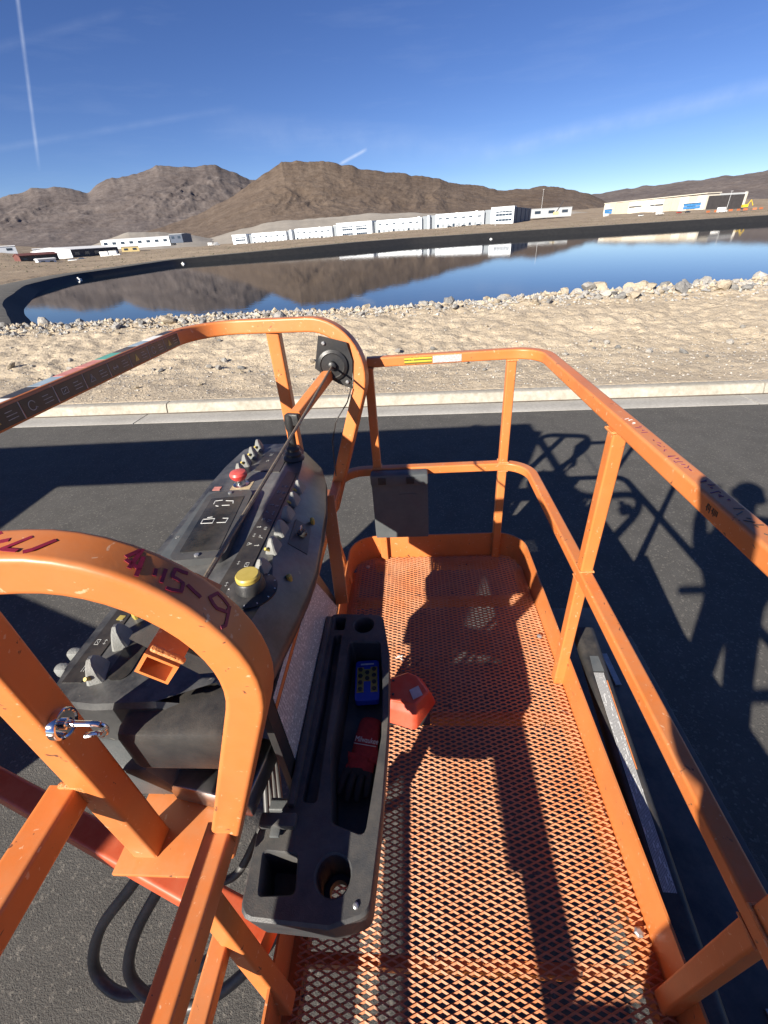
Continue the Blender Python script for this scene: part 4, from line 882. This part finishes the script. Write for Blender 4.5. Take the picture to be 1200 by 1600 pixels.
# display
sc = (-.602, 1.035); sr = rad(4.5)
fm = Matrix.Translation((sc[0], sc[1], ZC)) @ Matrix.Rotation(sr, 4, 'Z')
disp = obj('display_unit', MB_().prism(rsq(.150, .36, .03, 6), 0, .022, mat=fm).mesh('display_unit', DISPM), con)
MB_().prism(rsq(.108, .285, .006, 4), 0, .0012, mat=fm @ Matrix.Translation((0, -.005, .0222))).build('screen', GLASS, con)
gl = MB_(); g0 = fm @ Matrix.Translation((0, 0, .0238))
def gline(pts): ribbon(gl, [g0 @ Vector((x, y, 0)) for x, y in pts], .0022, (0, 0, 1))
gline([(-.035, .10), (-.035, .118), (-.012, .12)]); gline([(0, .115), (.025, .11), (.028, .095)]); gline([(.02, .085), (-.005, .087)]); gline([(-.025, .088), (-.015, .083)])
gline([(-.04, -.01), (-.04, .012), (-.005, .012), (-.005, -.012), (-.04, -.01)]); gline([(-.03, .02), (-.015, .022)]); gline([(.008, -.012), (.035, -.014), (.037, .008), (.02, .01)])
gl.build('screen_symbols', WHITE, con, 0)
for p in ((0, .165), (0, -.165)): MB_().lathe([(.007, .022), (.007, .026), (.004, .027)], 8, fm @ Matrix.Translation((p[0], p[1], 0))).build('screw', ZINC, con)
# emergency stop
es = obj('emergency_stop', MB_().lathe([(.026, 0), (.028, .004), (.018, .006), (.016, .022)], 20, Matrix.Translation((-.615, 1.295, ZC))).mesh('emergency_stop', STEEL), con)
MB_().lathe([(.014, .020), (.022, .026), (.029, .036), (.030, .044), (.026, .052), (.012, .056)], 24, Matrix.Translation((-.615, 1.295, ZC))).build('mushroom_button', REDP, con)
plate('estop_legend', [(-.645, 1.262, ZC), (-.575, 1.262, ZC), (-.575, 1.325, ZC), (-.645, 1.325, ZC)], mat('faded_tan', (.42, .33, .2), .6, var=.2, vscale=30), con, .001)
# toggle switches: grey rubber hoods, some with yellow levers
def toggle(x, y, rz, s_=1., lever=True, leverdir=(-.5, -.5)):
    F_ = Matrix.Translation((x, y, slope_z(x, y)-.002)) @ Matrix.Rotation(rz, 4, 'Z')
    prof = [(-.025, 0), (.023, 0), (.024, .008), (.019, .028), (.009, .041), (-.004, .045), (-.014, .038), (-.023, .018)]
    hood = MB_(); n = len(prof); hw = .0165
    rg = [[F_ @ Vector((sx*hw*(1-(pz/.062)), px*s_, pz*s_)) for px, pz in prof] for sx in (-1, -.72, .72, 1)]
    ctr = [F_ @ Vector((0, 0, .018*s_))]
    rg[0] = [p.lerp(F_ @ Vector((-hw, 0, .016*s_)), .12) for p in rg[0]]; rg[3] = [p.lerp(F_ @ Vector((hw, 0, .016*s_)), .12) for p in rg[3]]
    for j in range(3): hood.add(rg[j]+rg[j+1], [(q, n+q, n+(q+1) % n, (q+1) % n) for q in range(n)])
    hood.add(rg[0], [tuple(range(n))]); hood.add(rg[3], [tuple(range(n-1, -1, -1))])
    t_ = obj('toggle_switch', hood.mesh('toggle_switch', GREYP, 40), con)
    if lever: MB_().rod([F_ @ Vector((0, leverdir[1]*.03, .008)), F_ @ Vector((leverdir[0]*.018, leverdir[1]*.06, .026))], .0042, 8).build('toggle_lever', YEL, con)
    return t_
for i, (x, y) in enumerate(((-.641, 1.60), (-.645, 1.53), (-.650, 1.46), (-.648, 1.385))): toggle(x, y, rad(8), 1., i < 3)
for i, (x, y) in enumerate(((-.401, 1.262), (-.400, 1.178), (-.399, 1.09), (-.398, 1.005), (-.396, .918), (-.400, .826))): toggle(x, y, rad(-6), .98, i in (0, 1, 4))
for i, (x, y) in enumerate(((-.650, .605), (-.652, .522))): toggle(x, y, rad(20), 1.1, i == 1)
for x, y in ((-.742, .585), (-.742, .545)): MB_().box((x-.012, y, .85), (.03, .022, .03), bevel=.008).build('side_bumper', GREYP, con)
for x, y in ((-.655, .672), (-.340, .835), (-.338, 1.13)): MB_().lathe([(.006, -.004), (.008, .006), (.007, .018), (.003, .022)], 10, Matrix.Translation((x, y, slope_z(x, y)))).build('yellow_button', YEL, con)
plate('yellow_tab', [(-.70, .664, ZC), (-.685, .662, ZC), (-.683, .676, ZC), (-.698, .678, ZC)], YEL, con, .003)
MB_().prism(rrect(-.632, .505, -.585, .60, .02), ZC, ZC+.002).build('slot_cover', GLASS, con)
# rotary knob
kn = obj('speed_knob', MB_().lathe([(.060, 0), (.062, .006), (.050, .010), (.046, .012), (.036, .014), (.033, .038), (.030, .042)], 28, Matrix.Translation((-.405, .752, ZC))).mesh('speed_knob', BLK), con)
MB_().lathe([(.026, .040), (.029, .043), (.029, .052), (.026, .056)], 24, Matrix.Translation((-.405, .752, ZC))).build('yellow_cap', YEL, con)
pt = MB_()
for k in range(12):
    a = 2*math.pi*k/12; c = Vector((-.405+.055*math.cos(a), .752+.055*math.sin(a), ZC+.0095)); ribbon(pt, [c, c+Vector((.004*math.cos(a), .004*math.sin(a), -.0012))], .002, (0, 0, 1))
pt.build('dial_marks', WHITE, con, 0)
# key switch
MB_().lathe([(.016, 0), (.016, .01), (.012, .013)], 16, Matrix.Translation((-.352, 1.045, slope_z(-.352, 1.045)))).build('key_switch', BLK, con)
MB_().box((-.352, 1.045, slope_z(-.352, 1.045)+.02), (.004, .022, .018), bevel=.001).build('key', STEEL, con)
plate('key_legend', [(-.375, .97, slope_z(-.375, .97)), (-.325, .97, slope_z(-.325, .97)), (-.338, 1.10, slope_z(-.338, 1.10)), (-.380, 1.10, slope_z(-.380, 1.10))], LEG, con, .002)
# joystick
jb = obj('joystick', MB_().lathe([(.040, 0), (.042, .006), (.030, .016), (.032, .026), (.024, .036), (.025, .046), (.016, .056), (.013, .11), (.018, .125), (.021, .15), (.019, .175), (.010, .182)], 18, Matrix.Translation((-.47, 1.49, ZC)) @ Matrix.Rotation(rad(5), 4, 'Y')).mesh('joystick', BLK), con)
# ---- safety cable between the hoops
plp = [(-.372, 1.255), (-.262, 1.222), (-.245, 1.15), (-.258, 1.035), (-.315, 1.06), (-.405, 1.127)]
fr = Matrix(((1, 0, 0, 0), (0, 0, -1, 1.812), (0, 1, 0, 0), (0, 0, 0, 1)))
br = obj('sensor_bracket', MB_().prism(plp, -.004, .004, mat=fr).mesh('sensor_bracket', BLK), lift, 'black sensor bracket')
MB_().lathe([(.060, 0), (.062, .008), (.050, .014), (.046, .010), (.020, .012), (.016, .026), (.008, .030)], 24, frame((-.328, 1.807, 1.138), (0, -1, 0), (1, 0, 0))).build('switch_body', BLK, br)
for x, z in ((-.355, 1.225), (-.275, 1.065)): MB_().lathe([(.008, 0), (.008, .006), (.005, .008)], 6, frame((x, 1.808, z), (0, -1, 0), (1, 0, 0))).build('bolt', ZINC, br)
tube('stub_tube', [(-.352, 1.81, 1.10), (-.435, 1.50, 1.035)], 0, SQ40, label='faded orange stub tube')
MB_().box((-.440, 1.485, 1.030), (.046, .022, .046), rot=rotz(rad(-15)), bevel=.006).build('tube_cap', BLK, lift)
# near stub: an open square tube under the hoop
ns = MB_(); a45 = rad(-38); o_ = .023; i_ = .018
def sqr(h, y): return [Vector((-.348+(px*math.cos(a45)-pz*math.sin(a45)), y, 1.115+(px*math.sin(a45)+pz*math.cos(a45)))) for px, pz in ((-h, -h), (h, -h), (h, h), (-h, h))]
R4 = [sqr(o_, .345), sqr(o_, .50), sqr(i_, .50), sqr(i_, .345)]
for j in range(4):
    A4, B4 = R4[j], R4[(j+1) % 4]; ns.add(A4+B4, [(q, (q+1) % 4, 4+(q+1) % 4, 4+q) for q in range(4)])
ns.build('stub_tube', ORANGE, lift, 0)
MB_().box((-.326, .350, 1.138), (.046, .009, .007), rot=Matrix.Rotation(rad(38), 3, 'Y'), bevel=.003).build('weld_bead', ORANGE_W, lift)
MB_().lathe([(.009, 0), (.009, .007), (.005, .02)], 6, frame((-.333, .372, 1.103), (-.5, -.5, .7), (1, 0, 0))).build('bolt', STEEL, lift)
nb = obj('sensor_bracket', MB_().prism([(-.42, 1.11), (-.34, 1.03), (-.25, 1.04), (-.255, 1.10), (-.33, 1.16)], -.004, .004, mat=Matrix(((1, 0, 0, 0), (0, 0, -1, .405), (0, 1, 0, 0), (0, 0, 0, 1)))).mesh('sensor_bracket', BLK), lift)
obj('safety_cable', MB_().rod([(-.328, 1.785, 1.138), (-.340, 1.3, 1.122), (-.352, .85, 1.112), (-.365, .41, 1.105)], .0045, 8).mesh('safety_cable', ROPE), lift, 'tan safety cable')
obj('wire', MB_().rod(fillet([(-.262, 1.80, 1.04), (-.285, 1.80, .98), (-.345, 1.79, .90), (-.375, 1.80, .80), (-.385, 1.81, .62)], .05, 6), .0028, 6).mesh('wire', BLK), lift)

# ---- document box on the far rail
dbx = obj('document_box', MB_().prism([(-.222, .200), (.052, .200), (.056, .212), (.056, .545), (.044, .556), (-.214, .556), (-.224, .545), (-.226, .212)], -.028, .024, mat=Matrix(((1, 0, 0, 0), (0, 0, -1, 1.895), (0, 1, 0, 0), (0, 0, 0, 1)))).mesh('document_box', DGREY), lift, 'dark grey document box hung on the far rail')
MB_().bb((-.228, 1.858, .520), (.058, 1.926, .585), bevel=.012).build('lid', DGREY, dbx)
for x in (-.17, -.03): MB_().bb((x-.02, 1.853, .535), (x+.02, 1.862, .572), bevel=.003).build('latch', BLK, dbx)
MB_().bb((-.09, 1.868, .385), (.0, 1.8705, .47)).build('moulded_panel', DGREY, dbx)

# ---- tool tray: moulded tub with cup holders and bins
def holed(name, outer, holes, zt, zb, matl, parent, label=None):
    """outer/holes: lists of (x,y); each hole = (poly, floor z, drain radius or 0)"""
    bm = bmesh.new()
    def loop(P, z): vs = [bm.verts.new((x, y, z)) for x, y in P]; es_ = [bm.edges.new((vs[i], vs[(i+1) % len(vs)])) for i in range(len(vs))]; return vs, es_
    def wall(a, b):
        for i in range(len(a)): j = (i+1) % len(a); bm.faces.new((a[i], a[j], b[j], b[i]))
    def inset(P, k):
        cx = sum(p[0] for p in P)/len(P); cy = sum(p[1] for p in P)/len(P); out = []
        for x, y in P:
            dd = math.hypot(x-cx, y-cy); out.append((cx+(x-cx)*(1-k/dd), cy+(y-cy)*(1-k/dd)))
        return out
    tv, te = loop(inset(outer, .006), zt); o2, _ = loop(outer, zt-.006); bv, be = loop(inset(outer, .012), zb); wall(o2, tv); wall(bv, o2)
    E_ = list(te); EB = list(be)
    for P, fz, dr in holes:
        hv, he = loop(P, zt); E_ += he; h1, _ = loop(inset(P, .004), zt-.005); wall(hv, h1); h2, h2e = loop(inset(P, .009), fz); wall(h1, h2)
        if dr:
            cx = sum(p[0] for p in P)/len(P); cy = sum(p[1] for p in P)/len(P); C_ = [(cx+dr*math.cos(2*math.pi*i/16), cy+dr*math.sin(2*math.pi*i/16)) for i in range(16)]
            d1, d1e = loop(C_, fz); bmesh.ops.triangle_fill(bm, edges=h2e+d1e, use_beauty=True); d2, d2e = loop(C_, zb); wall(d1, d2); EB += d2e
        else: bm.faces.new(h2)
    bmesh.ops.triangle_fill(bm, edges=E_, use_beauty=True); bmesh.ops.triangle_fill(bm, edges=EB, use_beauty=True)
    bmesh.ops.recalc_face_normals(bm, faces=bm.faces[:])
    me = bpy.data.meshes.new(name); bm.to_mesh(me); bm.free(); me.materials.append(matl)
    me.polygons.foreach_set('use_smooth', [True]*len(me.polygons)); me.set_sharp_from_angle(angle=rad(35))
    return obj(name, me, parent, label)
def circ(cx, cy, r, n=20): return [(cx+r*math.cos(2*math.pi*i/n), cy+r*math.sin(2*math.pi*i/n)) for i in range(n)]
def smoothp(P, r, n=4):
    Q = fillet([(P[-1][0]*.5+P[0][0]*.5, P[-1][1]*.5+P[0][1]*.5, 0)]+[(x, y, 0) for x, y in P]+[(P[-1][0]*.5+P[0][0]*.5, P[-1][1]*.5+P[0][1]*.5, 0)], r, n); return [(q.x, q.y) for q in Q[:-1]]
ZTR = .45
outer = smoothp([(-.325, 1.085), (-.135, 1.075), (-.104, .90), (-.096, .70), (-.104, .46), (-.122, .275), (-.20, .252), (-.385, .262), (-.392, .42), (-.345, .445), (-.318, .50)], .028)
binp = smoothp([(-.240, .958), (-.136, .952), (-.120, .80), (-.114, .635), (-.142, .405), (-.222, .428), (-.250, .60)], .014)
groove = smoothp([(-.296, .985), (-.268, .985), (-.262, .47), (-.300, .47)], .010)
sqbin = smoothp([(-.368, .378), (-.284, .373), (-.276, .300), (-.356, .296)], .010)
tray = holed('tool_tray', outer, [(circ(-.198, 1.026, .037), .36, 0), (smoothp([(-.305, 1.065), (-.262, 1.063), (-.262, 1.003), (-.305, 1.003)], .008), .38, 0), (binp, .335, 0), (groove, .41, 0), (sqbin, .34, 0), (circ(-.203, .336, .041), .352, .021)], ZTR, .325, TRAYM, lift, 'black moulded tool tray with cup holders')
MB_().box((-.342, .428, .462), (.085, .030, .022), bevel=.006).build('hinge', TRAYM, tray); MB_().box((-.345, .412, .458), (.022, .03, .008), bevel=.002).build('hinge_tab', DGREY, tray)
MB_().lathe([(.006, 0), (.006, .004), (.003, .006)], 8, Matrix.Translation((-.150, .288, ZTR-.001))).build('screw', ZINC, tray)
MB_().bb((-.33, .46, .33), (-.312, 1.05, .47), bevel=.004).build('tray_backplate', TRAYM, tray)
tube('tray_bracket', [(-.33, .50, .36), (-.40, .50, .36)], 0, rsq(.03, .03, .004), DGREY); tube('tray_bracket', [(-.33, .98, .36), (-.40, .98, .36)], 0, rsq(.03, .03, .004), DGREY)

# ---- foot switch under a red hood
top = [(-.135, 1.075), (-.06, 1.105), (-.018, 1.085), (.026, 1.015), (-.03, .955), (-.135, .975)]
bot = [(-.16, 1.11), (-.06, 1.13), (.01, 1.10), (.048, 1.02), (-.035, .905), (-.16, .945)]
fs_ = MB_(); n_ = 6
lev = [[Vector((x, y, .012)) for x, y in bot], [Vector((b[0]*.4+t[0]*.6, b[1]*.4+t[1]*.6, .062)) for b, t in zip(bot, top)], [Vector((t[0]*.97-.003, t[1]*.98+.02, .088)) for t in top], [Vector((t[0]*.85-.012, t[1]*.9+.10, .095)) for t in top]]
for j in range(3): fs_.add(lev[j][::-1]+lev[j+1][::-1], [(q, (q+1) % n_, n_+(q+1) % n_, n_+q) for q in range(n_)])
fs_.add(lev[3][::-1], [tuple(range(n_))])
ft = obj('foot_switch', fs_.mesh('foot_switch', REDC, 0), lift, 'red hooded foot switch on the mesh floor')
bmf = bmesh.new(); bmf.from_mesh(ft.data); bmesh.ops.remove_doubles(bmf, verts=bmf.verts, dist=.0005); bmf.to_mesh(ft.data); bmf.free()
ft.data.polygons.foreach_set('use_smooth', [True]*len(ft.data.polygons)); ss = ft.modifiers.new('round', 'SUBSURF'); ss.levels = ss.render_levels = 3
cr_ = ft.data.attributes.new('crease_edge', 'FLOAT', 'EDGE'); cr_.data.foreach_set('value', [.58]*len(ft.data.edges))
plate('foot_switch_label', [(-.040, .975, .0972), (-.004, .995, .0972), (-.020, 1.035, .0972), (-.055, 1.015, .0972)], mat('silver_label', (.45, .47, .48), .4, var=.2, vscale=40), ft, .001)
MB_().bb((-.16, .93, .004), (.02, 1.10, .012)).build('pedal_base', BLK, ft)
for x, y in ((-.118, 1.06), (-.118, 1.0)): MB_().lathe([(.006, .085), (.006, .096), (.003, .098)], 6, Matrix.Translation((x, y, 0))).build('screw', BLK, ft)

# ---- dark side step outside the right toe board
BA, BB = Vector((.618, -.05, -.045)), Vector((.672, 1.27, .125)); BE = (BB-BA).normalized(); BS = BE.cross(Vector((0, 0, 1))).normalized(); BU = BS.cross(BE)
sb = obj('side_bar', MB_().sweep([BA, BB], rsq(.084, .058, .022, 5)).mesh('side_bar', BLK), lift, 'black rounded bar outside the toe board')
def along(t, o_): return BA+BE*t+BS*o_+BU*.0292
plate('warning_label', [along(.50, .016), along(1.13, .016), along(1.13, -.020), along(.50, -.020)], printed('warning_print', (.62, .62, .60), (.05, .05, .06), 9, .5), sb, .001, 'long white warning label')
plate('orange_band', [along(.80, .0165), along(.80, .0205), along(1.10, .0205), along(1.10, .0165)], ORANGE, sb, .0008)
plate('label_end', [along(1.135, -.020), along(1.135, .020), along(1.20, .016), along(1.20, -.016)], DGREY, sb, .001)
MB_().bb((.60, -.78, -.26), (.925, 1.72, -.20), bevel=.006).build('side_step', NAVY, lift)
MB_().bb((.928, -.78, -.285), (.945, 1.72, -.225), bevel=.004).build('side_step_lip', NAVY, lift)
MB_().bb((.948, -.78, -.34), (1.10, 1.60, -.29), bevel=.006).build('side_step', NAVY, lift)
for y in (.12, 1.25): MB_().bb((.86, y-.01, -.198), (.885, y+.16, -.192)).build('reflector', ZINC, lift)
for y in (-.3, .7, 1.5): MB_().bb((.575, y-.03, -.20), (.62, y+.03, -.06)).build('step_hanger', NAVY, lift)

# ---- hoses hanging under the console
def hose(name, pts, r, label=None):
    P = []
    Q = [Vector(p) for p in pts]; Q = [Q[0]*2-Q[1]]+Q+[Q[-1]*2-Q[-2]]
    for i in range(1, len(Q)-2):
        for k in range(8):
            t = k/8; a, b, c, d_ = Q[i-1:i+3]
            P.append(.5*((2*b)+(c-a)*t+(2*a-5*b+4*c-d_)*t*t+(3*b-a-3*c+d_)*t**3))
    P.append(Q[-2]); return obj(name, MB_().rod(P, r, 12).mesh(name, RUB), lift, label)
hose('hose', [(-.60, .60, .30), (-.75, .50, .16), (-.90, .43, -.02), (-1.03, .37, -.18), (-1.08, .31, -.34), (-.98, .27, -.40), (-.82, .30, -.36), (-.60, .38, -.22), (-.45, .5, -.1)], .0165)
hose('hose', [(-.56, .60, .30), (-.68, .50, .16), (-.80, .42, .0), (-.90, .35, -.16), (-.93, .29, -.30), (-.82, .25, -.38), (-.68, .27, -.36), (-.50, .36, -.22), (-.40, .5, -.1)], .0165)
hose('hose', [(-.52, .66, .30), (-.56, .60, .18), (-.66, .52, .05), (-.66, .46, -.02), (-.58, .47, -.01), (-.50, .55, .1)], .012)
for k in range(4): hose('cable', [(-.46, .62+.03*k, .33), (-.44, .50+.03*k, .22-.02*k), (-.40, .42+.02*k, .20-.03*k), (-.36, .50, .12), (-.30, .75, .05)], .008)

# ---- rotator, jib, boom, turntable, chassis, two added shadow casters (left of the frame; they throw the big shadow)
MB_().lathe([(.20, -.06), (.20, .10), (.16, .12), (.16, .42), (.12, .46)], 24, Matrix.Translation((-1.98, 1.06, 0))).build('rotator', DKS, lift)
tube('jib', [(-1.98, 1.06, .40), (-2.25, 1.08, 1.30), (-2.02, 1.10, 1.62)], [0, .12, 0], rsq(.24, .24, .02), ORANGE, up=(0, 1, 0))
tube('boom', [(-1.74, 1.10, 1.66), (-9.5, 1.06, 1.66)], 0, rsq(.40, .60, .04), ORANGE)
tube('shade_blocker', [(-1.27, -.45, .45), (-1.27, -3.6, .45)], 0, rsq(.60, .22, .03), ORANGE)  # unseen block, added to darken the ground seen through the floor mesh
tube('tower_boom', [(-2.15, 1.05, 1.87), (-3.95, -3.3, 1.87)], 0, rsq(.95, .30, .03), ORANGE)
tube('shadow_caster', [(-6.9, 1.5, .10), (-3.2, -.10, .10)], 0, rsq(.45, .40, .03), ORANGE)  # unseen extra tube, added to cast the shadow band beside the near hoop
MB_().bb((-9.4, .0, .35), (-6.75, 2.0, 1.25), bevel=.08).build('turntable', ORANGE, lift)
MB_().bb((-9.6, .2, -.35), (-6.5, 1.85, .3), bevel=.06).build('chassis', DKS, lift)
for x in (-9.2, -6.9):
    for y in (.0, 2.1): MB_().lathe([(.30, -.17), (.44, -.14), (.46, -.05), (.46, .05), (.44, .14), (.30, .17)], 28, Matrix.Translation((x, y, -.40)) @ Matrix.Rotation(rad(90), 4, 'X')).build('wheel', TYRE, lift)

# ------------------------------------------------------------------ loose things on the platform
def on_lift(o, loc, rz=0, rot=None):
    o.matrix_world = LIFT @ Matrix.Translation(loc) @ (rot if rot is not None else Matrix.Rotation(rz, 4, 'Z')); return o
# magnetic hook on the near guard post
mh = thing('magnetic_hook', 'chrome magnetic cup hook stuck to the near orange guard post', 'hook')
on_lift(mh, (-.574, .360, .965), rot=Matrix.Rotation(rad(90), 4, 'Y') @ Matrix.Rotation(rad(-20), 4, 'Z'))
MB_().lathe([(.023, .000), (.0245, .002), (.0245, .012), (.0235, .0145), (.021, .015), (.019, .0125)], 32).build('magnet_cup', CHROME, mh)
MB_().lathe([(.009, .012), (.009, .018), (.006, .019), (.0055, .03)], 16).build('collar', CHROME, mh)
hk = [(0, 0, .018), (0, 0, .055)]+[(.015-.015*math.cos(a), .004*a, .055+.017*math.sin(a)) for a in np.linspace(.2, 3.4, 12)]+[(.032, .012, .030)]
MB_().rod(hk, .0045, 10).build('hook', CHROME, mh)
# blue remote in the tray
rm = thing('remote_control', 'blue handheld remote with yellow keypad lying in the black tray', 'remote')
on_lift(rm, (-.180, .862, .352), rad(4))
MB_().prism(rsq(.076, .148, .010, 4), 0, .022).build('case', BLUEP, rm)
kp = MB_()
for x in (-.022, .022): kp.bb((x-.011, -.045, .022), (x+.011, .048, .0235))
kp.bb((-.011, -.005, .022), (.011, .040, .0235)); kp.build('keypad', YEL, rm, 0)
for x, y in ((-.022, .038), (.022, .038), (-.022, .014), (.022, .014), (-.022, -.010), (.022, -.010), (-.022, -.034), (.022, -.034), (0, .026), (0, .004)):
    MB_().lathe([(.0075, .0235), (.0075, .027), (.005, .028)], 6, Matrix.Translation((x, y, 0))).build('button', BLK, rm)
MB_().bb((-.022, .057, .0221), (.022, .063, .0226)).build('printed_name', WHITE, rm)
# red work glove
def skin_mesh(name, verts, edges, radii, root=0, sub=2, flat=None):
    me = bpy.data.meshes.new(name); me.from_pydata(verts, edges, []); o = bpy.data.objects.new(name, me); COL.objects.link(o)
    o.modifiers.new('skin', 'SKIN'); sk = me.skin_vertices[0].data
    for i, r in enumerate(radii): sk[i].radius = r if isinstance(r, tuple) else (r, r); sk[i].use_root = (i == root)
    sb_ = o.modifiers.new('sub', 'SUBSURF'); sb_.levels = sub; sb_.render_levels = sub
    bpy.context.view_layer.update()
    m2 = bpy.data.meshes.new_from_object(o.evaluated_get(bpy.context.evaluated_depsgraph_get())); bpy.data.objects.remove(o); m2.name = name
    m2.polygons.foreach_set('use_smooth', [True]*len(m2.polygons)); return m2
gv = [(0, .10, 0), (0, .05, 0), (0, .0, 0), (0, -.045, 0)]; ge = [(0, 1), (1, 2), (2, 3)]; gr = [(.034, .012), (.036, .013), (.040, .014), (.042, .013)]
for i, (x, l, bend) in enumerate(((-.033, .060, .006), (-.011, .075, .012), (.011, .070, .010), (.032, .055, .004))):
    b = len(gv); gv += [(x, -.065, .004), (x*1.08, -.065-l*.55, .010+bend*.5), (x*1.12, -.065-l, .004)]; ge += [(3, b), (b, b+1), (b+1, b+2)]; gr += [(.0115, .010), (.0105, .0095), (.0085, .008)]
b = len(gv); gv += [(.048, -.02, .004), (.062, -.050, .008), (.058, -.085, .006)]; ge += [(2, b), (b, b+1), (b+1, b+2)]; gr += [(.013, .011), (.012, .010), (.009, .008)]
gm = skin_mesh('glove', gv, ge, gr, 1); gm.materials.clear(); gm.materials.append(GLOVE); gm.materials.append(GLOVEB)
for p in gm.polygons: p.material_index = 1 if p.center.y < -.055 else 0
glv = thing('work_glove', 'red work glove with white lettering lying in the black tray', 'glove'); on_lift(glv, (-.172, .640, .366), rad(-9))
gb = obj('glove_body', gm, glv)
ltm = text_mesh('Milwaukee', .020, 'lettering', WHITE); lt = obj('lettering', ltm, glv); lt.location = (.004, .022, .0155); lt.scale = (.78, 1.1, 1)
MB_().bb((-.03, .008, .0152), (.034, .0095, .0158)).build('lettering_underline', WHITE, glv)
# paint flakes on the floor
fk = MB_()
for q in range(5): fk.box((random.uniform(-.022, .022), random.uniform(-.012, .012), .001), (random.uniform(.008, .03), .004, .002), rot=rotz(random.uniform(-1, 1)))
fk = fk.build('paint_flake', WHITE, None, 0); tag(fk, 'white torn scrap lying on the mesh floor above the foot switch', 'scrap'); on_lift(fk, (-.09, 1.235, .007))

# ------------------------------------------------------------------ the photographer behind the phone (seen only by the shadow)
SKIN = mat('skin', (.50, .30, .21), .55); JEAN = mat('denim', (.05, .07, .12), .85, var=.2, vscale=20); JACK = mat('jacket', (.045, .05, .06), .85, var=.2, vscale=10); HATM = mat('hard_hat', (.70, .70, .68), .35); PHN = mat('phone_black', (.015, .015, .017), .25); BOOT = mat('boots', (.09, .06, .035), .7)
per = thing('person', 'person in dark jacket and hard hat standing at the near rail holding a phone', 'person'); on_lift(per, (0, 0, 0))
bx, by = .17, -.50
pv = [(bx, by, .95), (bx, by-.01, 1.12), (bx, by, 1.30), (bx, by, 1.43), (bx, by+.02, 1.50), (bx, by+.06, 1.60), (bx, by+.07, 1.70),
      (bx-.09, by, .90), (bx-.12, by+.03, .50), (bx-.13, by, .09), (bx-.14, by+.14, .045),
      (bx+.09, by, .90), (bx+.12, by+.02, .50), (bx+.13, by-.02, .09), (bx+.14, by+.12, .045),
      (bx-.17, by, 1.42), (bx-.29, by+.05, 1.16), (bx-.24, by+.26, 1.34), (bx-.165, by+.40, 1.52),
      (bx+.17, by, 1.42), (bx+.27, by+.07, 1.18), (bx+.16, by+.26, 1.33), (bx-.02, by+.41, 1.50)]
pe = [(0, 1), (1, 2), (2, 3), (3, 4), (4, 5), (5, 6), (0, 7), (7, 8), (8, 9), (9, 10), (0, 11), (11, 12), (12, 13), (13, 14), (3, 15), (15, 16), (16, 17), (17, 18), (3, 19), (19, 20), (20, 21), (21, 22)]
pr = [(.31, .22), (.32, .23), (.29, .21), (.22, .15), .065, (.078, .095), (.075, .09), .115, .085, .065, (.055, .045), .115, .085, .065, (.055, .045), .09, .075, .058, .036, .09, .075, .058, .036]
for side, w_ in ((-1, 18), (1, 22)):
    wv = Vector(pv[w_]); b = len(pv); pv.append(tuple(wv+Vector((.015*-side, .045, .03)))); pe.append((w_, b)); pr.append((.034, .022))
    for f_ in range(5):
        o_ = Vector((.016*(f_-2), .02, .03)) if f_ else Vector((-.03*side, .0, .035)); c = len(pv)
        pv += [tuple(Vector(pv[b])+o_), tuple(Vector(pv[b])+o_*1.7+Vector((0, -.004, .012)))]; pe += [(b, c), (c, c+1)]; pr += [.0095, .008]
bm_ = skin_mesh('body', pv, pe, pr, 0); bm_.materials.clear()
for m_ in (JACK, JEAN, SKIN, BOOT): bm_.materials.append(m_)
for p in bm_.polygons:
    c = p.center; p.material_index = 3 if c.z < .10 else 1 if c.z < .96 else 2 if (c.z > 1.50 or (c.y > by+.385 and c.z > 1.3)) else 0
obj('body', bm_, per)
MB_().lathe([(.150, 1.685), (.152, 1.692), (.132, 1.700), (.130, 1.74), (.115, 1.79), (.08, 1.82), (.03, 1.832)], 28, Matrix.Translation((bx, by+.06, 0))).build('hard_hat', HATM, per)
MB_().prism([(bx-.09, by+.15), (bx+.09, by+.15), (bx+.06, by+.245), (bx-.06, by+.245)], 1.683, 1.692).build('hat_peak', HATM, per)
ph = thing('phone', 'black phone held up by the photographer', 'phone')
Rm = Matrix([[MW[i][0], MW[i][1], -MW[i][2], 0] for i in range(3)]+[[0, 0, 0, 1]])
ph.matrix_world = Matrix.Translation((0, 0, CAM_H)) @ Rm @ Matrix.Translation((.022, -.055, .018))
MB_().prism(rsq(.074, .152, .011, 4), -.005, .004).build('case', PHN, ph)

for o in bpy.data.objects:                       # pen strokes and printed marks too small to pick apart
    if o.name.split('.')[0] in ('decal_print', 'screen_symbols', 'dial_marks', 'marker_writing', 'legend_print', 'keypad', 'scuff_mark'): o['kind'] = 'stuff'
